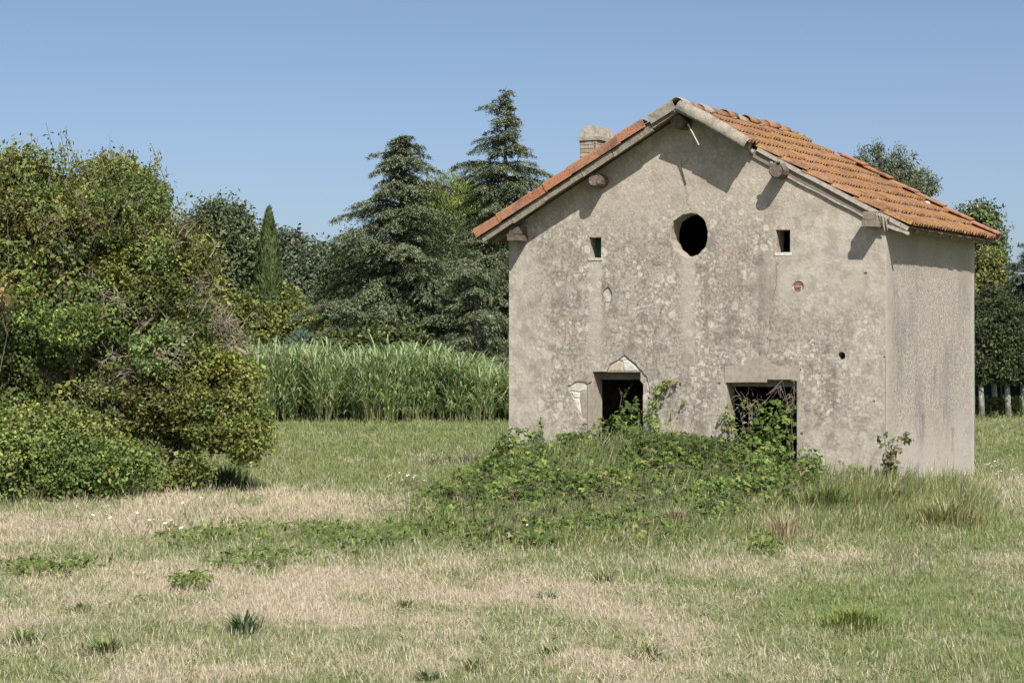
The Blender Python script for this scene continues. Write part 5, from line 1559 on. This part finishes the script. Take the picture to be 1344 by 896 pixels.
for (px, py, dx, dy, lab, nl) in ((870, 507, 12, -6, 'pale leafy tip of a climber right of the left doorway', 26), (884, 500, 10, -4, 'small pale leaf sprig on the wall right of the left doorway', 8), (888, 536, 8, -10, 'pale sprig on the wall halfway between the doorways', 9),
                                  (882, 570, 12, -14, 'thin pale shoot leaning on the wall between the doorways', 16)):
    b = hw(px - dx * 0.5, py + 10, -0.05)
    plant('leaf_sprig', lab, 'climber', b, [wander([b, hw(px, py, -0.06), hw(px + dx, py + dy, -0.07)], 0.008)], 0.040, nl, PALE, 0.035, stem_r=0.003)
base = hw(835, 596, 0.05)
plant('doorway_bush', 'bright green leafy bush filling the right side of the left doorway', 'bush', base,
      [wander([base, hw(834, 570, 0.1), hw(832, 545, 0.1), hw(838, 520, 0.1)], 0.03), wander([base, hw(826, 575, 0.05), hw(822, 556, 0.1)], 0.03), wander([base, hw(838, 575, 0.0), hw(838, 548, 0.05), hw(837, 530, 0.1)], 0.03),
       wander([base, hw(828, 560, 0.1), hw(815, 552, 0.15), hw(812, 545, 0.15)], 0.02)],
      0.062, 46, GRN, 0.06)
b = hw(820, 560, 0.2)
plant('withered_climber', 'dry curling stem hanging in the left doorway', 'stem', b, [wander([b, hw(815, 545, 0.2), hw(814, 535, 0.2), hw(816, 522, 0.2), hw(813, 508, 0.2)], 0.008), wander([hw(815, 535, 0.2), hw(822, 518, 0.2), hw(830, 505, 0.2)], 0.01)], 0.03, 4, PALE, 0.02, stem_r=0.005, stem_mat='twig')
base = hw(1010, 600, 0.05)
plant('doorway_bush', 'leafy green bush filling the lower right of the wider doorway', 'bush', base,
      [wander([base, hw(1012, 575, 0.1), hw(1016, 550, 0.1), hw(1020, 530, 0.12)], 0.03), wander([base, hw(1025, 575, 0.05), hw(1032, 550, 0.08), hw(1036, 535, 0.1)], 0.03), wander([base, hw(1003, 572, 0.05), hw(1004, 552, 0.1)], 0.03),
       wander([base, hw(1020, 585, 0.0), hw(1034, 575, 0.0), hw(1038, 560, 0.05)], 0.03), wander([base, hw(1000, 585, -0.1), hw(985, 578, -0.1)], 0.03)],
      0.058, 90, GRN, 0.095)
base = hw(980, 598, 0.12)
plant('doorway_vine', 'thin yellowish green vine in the upper left of the wider doorway', 'climber', base,
      [wander([base, hw(978, 570, 0.14), hw(974, 545, 0.15), hw(970, 522, 0.15)], 0.02), wander([base, hw(984, 565, 0.14), hw(988, 540, 0.15), hw(994, 520, 0.15)], 0.02), wander([base, hw(990, 575, 0.12), hw(996, 556, 0.14)], 0.02)], 0.034, 40, PALE + GRN[:1], 0.05, stem_r=0.004)
base = hw(962, 592, -0.15)
plant('doorway_shrub', 'small pale green shrub at the left jamb of the wider doorway', 'shrub', base, [wander([base, hw(960, 572, -0.1), hw(957, 552, -0.06), hw(958, 538, -0.05)], 0.02), wander([base, hw(967, 575, -0.1), hw(966, 556, -0.05)], 0.02)], 0.045, 46, GRN[:1] + PALE, 0.05)
def dead_twigs(name, label, base, fans, Yd):
    b = np.array(base); root = empty(name, b); m = MB()
    for (p0, p1, cnt, sp) in fans:
        for _ in range(cnt):
            a = np.array(p0) + rng.normal(0, 0.01, 3); e = np.array(p1) + rng.normal(0, sp, 3)
            q = (a + e) / 2 + rng.normal(0, sp * 0.35, 3)
            m.tube([a - b, q - b, e - b], [0.0036, 0.0028, 0.0014], 4, False)
            for _k in range(5):
                t = R.uniform(0.35, 1); c = (q if t < 0.6 else e) * 1.0; f2 = c + rng.normal(0, 0.09, 3)
                m.tube([c - b, (c + f2) / 2 - b + rng.normal(0, 0.015, 3), f2 - b], [0.0035, 0.0028, 0.0015], 3, False)
    m.build('twigs', M['twig'], root)
    tag(root, label, 'shrub')
b = hw(985, 590, 0.1)
dead_twigs('dead_shrub', 'tangled bare dead shrub in the upper left of the wider doorway', b, [(b, hw(982, 535, 0.12), 3, 0.08), (hw(986, 550, 0.1), hw(972, 518, 0.12), 3, 0.07), (hw(986, 550, 0.1), hw(992, 515, 0.12), 3, 0.07), (hw(988, 545, 0.1), hw(1018, 511, 0.1), 3, 0.03)], 0)
b = hw(1040, 600, 0.02)
dead_twigs('dead_shrub', 'bare upright dead stems against the right jamb of the wider doorway', b, [(b, hw(1040, 540, 0.03), 2, 0.015), (hw(1040, 545, 0.03), hw(1032, 508, 0.04), 4, 0.05), (hw(1040, 540, 0.03), hw(1043, 505, 0.04), 3, 0.04)], 0)
base = hw(712, 612, -0.25)
plant('wall_weed', 'slender upright weed with dark stem near the left wall corner', 'weed', base, [wander([base, hw(711, 590, -0.22), hw(710, 570, -0.2), hw(708, 552, -0.18)], 0.006), wander([base, hw(715, 600, -0.22), hw(716, 590, -0.2)], 0.01)], 0.034, 60, [(0.07, 0.085, 0.03), (0.12, 0.14, 0.05), DARK] + PALE[:1], 0.018, stem_r=0.009)
base = hw(1167, 640, -0.35)
plant('corner_shrub', 'leafy dark shrub standing before the right corner of the house', 'shrub', base,
      [wander([base, hw(1169, 615, -0.33), hw(1168, 595, -0.3), hw(1172, 578, -0.3)], 0.01), wander([base, hw(1172, 620, -0.33), hw(1174, 596, -0.3), hw(1185, 574, -0.3), hw(1193, 572, -0.3)], 0.01), wander([base, hw(1164, 620, -0.33), hw(1163, 600, -0.3), hw(1160, 568, -0.3)], 0.01), wander([base, hw(1170, 625, -0.4), hw(1176, 608, -0.35)], 0.012)],
      0.055, 42, [(0.085, 0.115, 0.035), DARK, (0.15, 0.19, 0.055), (0.18, 0.16, 0.10)], 0.035, stem_r=0.009, tri=True)
base = hw(1118, 634, -0.25)
plant('pale_weed', 'small pale weed at the wall foot left of the corner shrub', 'weed', base, [wander([base, hw(1118, 618, -0.22), hw(1119, 604, -0.2)], 0.01), wander([base, hw(1128, 620, -0.22), hw(1132, 612, -0.2)], 0.01), wander([base, hw(1112, 620, -0.22), hw(1102, 607, -0.2)], 0.01)], 0.036, 16, PALE + GRN[:1], 0.03, stem_r=0.004)

# ------------------------------------------------------------------ grass tufts, dry stalks and flowers that stand out
def tuft(name, label, cat, px, py, half_px, h_px, nbl, cols, wid, bend=0.7, group=None, fan=1.0, mat='leaf', wide=1.45):
    X0, Y0 = gnd(px, py); z = gz(X0, Y0); k = Y0 / F
    r = half_px * k * wide; h = h_px * k * wide ** 0.5
    Vs = []; Qs = []; Cs = []
    a = rng.random(nbl) * 6.283; rr = np.minimum(np.abs(rng.normal(0, 0.36, nbl)), 0.72) * r
    p = np.stack([np.cos(a) * rr, np.sin(a) * rr * 1.3, np.full(nbl, -0.03)], 1)
    az = a + rng.normal(0, 0.8, nbl); d = np.stack([np.cos(az), np.sin(az), np.zeros(nbl)], 1); s = np.stack([-np.sin(az), np.cos(az), np.zeros(nbl)], 1)
    nbl_ = nbl; hh = h * rng.uniform(0.3, 1.1, nbl)[:, None] * (1 - 0.5 * np.minimum(1, rr / max(r, 1e-6))[:, None]); b = bend * rng.uniform(0.2, 1.2, nbl)[:, None]
    up = np.array([0, 0, 1.0]); w = wid * rng.uniform(0.7, 1.3, nbl)[:, None]
    m1 = p + d * b * hh * 0.35 + up * hh * 0.6; t = p + d * b * hh * 0.95 * fan + up * hh * (1 - 0.25 * b)
    V = np.stack([p - s * w, p + s * w, m1 + s * w * 0.9, m1 - s * w * 0.9, t + s * w * 0.15, t - s * w * 0.15], 1).reshape(-1, 3)
    o = np.arange(nbl)[:, None] * 6
    Q = np.concatenate([o + [0, 1, 2, 3], o + [3, 2, 4, 5]], 0)
    C = np.repeat(np.clip(palette(nbl, cols, None, 0.2) * 1.2, 0, 0.7), 6, 0)
    ob = np_mesh(name, V, Q, M[mat], None, C); ob.location = (X0, Y0, z)
    tag(ob, label, cat, group)
    return ob
TG = [(0.16, 0.205, 0.075), (0.125, 0.165, 0.06), (0.21, 0.24, 0.10)]
TB = [(0.12, 0.16, 0.085), (0.15, 0.19, 0.10), (0.18, 0.215, 0.12)]
GT = 'grass tufts in the foreground'
tuft('grass_tuft', 'dark grey-green leafy tuft in the left foreground', 'grass tuft', 322, 832, 24, 34, 170, TB, 0.009, 0.8, GT)
tuft('grass_tuft', 'wide dark green grass tuft at the lower left', 'grass tuft', 140, 858, 34, 30, 240, TG, 0.006, 0.9, GT)
tuft('grass_tuft', 'green grass tuft at the left edge of the foreground', 'grass tuft', 30, 845, 34, 26, 220, TG, 0.006, 0.9, GT)
tuft('grass_tuft', 'small grey-green weed in the middle of the dry grass', 'grass tuft', 719, 788, 10, 20, 60, TB, 0.009, 0.9, GT)
tuft('grass_tuft', 'bright green round grass tuft before the bramble mound', 'grass tuft', 792, 766, 18, 20, 150, TG, 0.006, 1.0, GT)
tuft('grass_tuft', 'low green weed left of centre in the dry grass', 'grass tuft', 532, 800, 16, 16, 90, TG, 0.008, 1.0, GT)
tuft('grass_tuft', 'dark green weed at the lower right of centre', 'grass tuft', 850, 864, 24, 26, 150, TG, 0.008, 1.0, GT)
tuft('grass_tuft', 'grey-green weed at the bottom edge left of centre', 'grass tuft', 563, 892, 15, 26, 90, TB, 0.009, 0.9, GT)
tuft('grass_tuft', 'small green tuft near the bottom edge in the middle', 'grass tuft', 622, 880, 14, 24, 90, TG, 0.007, 0.8, GT)
tuft('grass_tuft', 'little weed in the dry grass right of centre', 'grass tuft', 720, 858, 15, 20, 80, TG, 0.008, 0.9, GT)
tuft('grass_tuft', 'green weed on the far left with pale shoots', 'grass tuft', 106, 806, 20, 22, 90, TG, 0.007, 0.9, GT)
tuft('feathery_tuft', 'large feathery bright green clump in the right foreground', 'grass tuft', 1120, 822, 72, 34, 1000, [(0.20, 0.255, 0.065), (0.245, 0.29, 0.085), (0.16, 0.21, 0.05)], 0.0032, 0.9)
tuft('tall_grass_tuft', 'tall drooping grass clump before the right house wall', 'grass tuft', 1240, 690, 60, 46, 700, [(0.17, 0.20, 0.07), (0.24, 0.25, 0.10), (0.36, 0.31, 0.18)], 0.0045, 0.9)
tuft('tall_grass_tuft', 'tall green grass at the right end of the bramble mound', 'grass tuft', 1085, 668, 56, 40, 700, [(0.115, 0.165, 0.05), (0.15, 0.19, 0.06), (0.20, 0.21, 0.085)], 0.0045, 0.8)
tuft('tall_grass_tuft', 'green grass under the corner shrub at the right wall', 'grass tuft', 1175, 662, 50, 30, 500, [(0.13, 0.165, 0.055), (0.17, 0.19, 0.07), (0.24, 0.22, 0.11)], 0.0045, 0.9)
tuft('dry_grass_tuft', 'pale dry grass clump at the foot of the brambles', 'grass tuft', 1030, 712, 34, 44, 420, [(0.40, 0.33, 0.21), (0.48, 0.41, 0.28), (0.30, 0.26, 0.14)], 0.0035, 0.6)
tuft('dry_grass_tuft', 'tuft of dry pinkish grass in front of the climbing bramble', 'grass tuft', 885, 688, 26, 26, 260, [(0.42, 0.32, 0.22), (0.34, 0.27, 0.17)], 0.004, 0.6)
tuft('green_tuft', 'green grass growing under the shaded right end of the thicket', 'grass tuft', 298, 640, 34, 34, 380, [(0.07, 0.11, 0.04), (0.09, 0.13, 0.05)], 0.006, 0.6)  # blade greens darkened, shade under the bush put into their colour
tuft('green_tuft', 'grey-green grass clump at the foot of the bramble bush', 'grass tuft', 168, 655, 30, 30, 300, TB, 0.006, 0.7)
# dry branched stalks
X0, Y0 = gnd(1198, 752); root = empty('dry_stalks', (X0, Y0, gz(X0, Y0))); m = MB()
for i in range(11):
    a = R.uniform(-0.5, 0.5); h = R.uniform(0.22, 0.36); bx = R.uniform(-0.17, 0.17)
    m.tube([(bx, R.uniform(-.05, .05), -0.02), (bx + a * h * 0.4, 0, h * 0.5), (bx + a * h, 0, h)], [0.004, 0.0035, 0.002], 4, False)
    m.tube([(bx + a * h * 0.4, 0, h * 0.5), (bx + a * h * 0.4 + 0.05, 0, h * 0.8)], [0.003, 0.0015], 4, False)
m.build('stalk', M['bark'], root); root.children[0]['kind'] = 'stuff'
tag(root, 'dark dry branching stalks standing in the grass at the right', 'dry stalks')

# white flower heads
fl = bmesh.new()
bmesh.ops.create_circle(fl, cap_ends=True, segments=8, radius=0.62)
for v in fl.verts: v.co.z = 0.25 * (1 - (v.co.x ** 2 + v.co.y ** 2)) + R.uniform(-0.12, 0.12); v.co.x *= R.uniform(0.8, 1.2)
c = fl.verts.new((0, 0, 0.35))
fl_me = bpy.data.meshes.new('white_flower'); fl.to_mesh(fl_me); fl.free()
M['white_petal'] = mat_plain('white_petals', (0.66, 0.66, 0.60), (0.82, 0.82, 0.78), 20, 0.9)
fl_me.materials.append(M['white_petal'])
mst = MB(); mst.tube([(0, 0, -0.3), (0.01, 0, -0.15), (0, 0, 0)], [0.003, 0.003, 0.002], 4, False)
st_me = mb_mesh(mst, 'stem', M['bark'])
def flowers(spots, label, group, size=0.022):
    for (px, py) in spots:
        X0, Y0 = gnd(px, py + 6); h = R.uniform(0.16, 0.26) if Y0 < 26 else R.uniform(0.1, 0.2)
        k = size * R.uniform(0.7, 1.25)
        o = bpy.data.objects.new('white_flower', fl_me); COL.objects.link(o)
        o.location = (X0, Y0, gz(X0, Y0) + h); o.scale = (k, k, k); o.rotation_euler = (R.uniform(0.2, 0.75), R.uniform(-0.3, 0.3), R.uniform(0, 6.28))
        tag(o, label, 'flower', group)
        s = bpy.data.objects.new('stem', st_me); COL.objects.link(s); s.parent = o; s.scale = (1 / k, 1 / k, h / 0.3 / k)
spL = [(50, 694), (70, 701), (103, 690), (122, 694), (140, 692), (145, 704), (165, 701), (180, 701), (196, 698), (202, 706), (217, 705), (225, 703), (238, 710), (243, 701), (280, 697), (288, 698), (296, 697), (302, 697), (320, 697), (240, 676), (251, 675), (264, 674), (286, 678), (196, 681), (139, 700), (308, 686)]
flowers(spL, 'small white flower head in the grass in front of the large thicket', 'white flowers before the thicket', 0.028)
spM = [(R.gauss(535, 20), R.gauss(642, 4)) for _ in range(20)] + [(R.gauss(575, 14), R.gauss(611, 2)) for _ in range(6)] + [(455, 605), (418, 617), (347, 622)]
flowers(spM, 'tiny white flower in the meadow left of the bramble mound', 'white flowers left of the mound', 0.026)
spR = [(R.uniform(1284, 1340), R.gauss(615, 5)) for _ in range(34)] + [(R.uniform(1290, 1344), R.uniform(575, 640)) for _ in range(14)]
flowers(spR, 'tiny white flower in the grass right of the house', 'white flowers right of the house', 0.022)
flowers([(471, 733)], 'single white flower beside the creeping weeds left of centre', None, 0.03)
flowers([(692, 718)], 'single white flower at the lower edge of the bramble thicket', None, 0.025)
for p_, l_ in (((799, 737), 'cream flower head nearest above the bright round grass tuft'), ((821, 729), 'cream flower head highest of the three right of the round tuft'), ((829, 738), 'small cream flower rightmost of the three near the round tuft')):
    flowers([p_], l_, None, 0.03)
flowers([(957, 739)], 'single white flower in the dry grass below the wider doorway', None, 0.02)
for p_, l_ in (((1172, 746), 'small white flower just left of the dry dark stalks'), ((1205, 765), 'small white flower directly under the dry dark stalks'), ((1279, 778), 'small white flower right of the feathery green clump'), ((1323, 733), 'small white flower near the right edge above the grass')):
    flowers([p_], l_, None, 0.018)
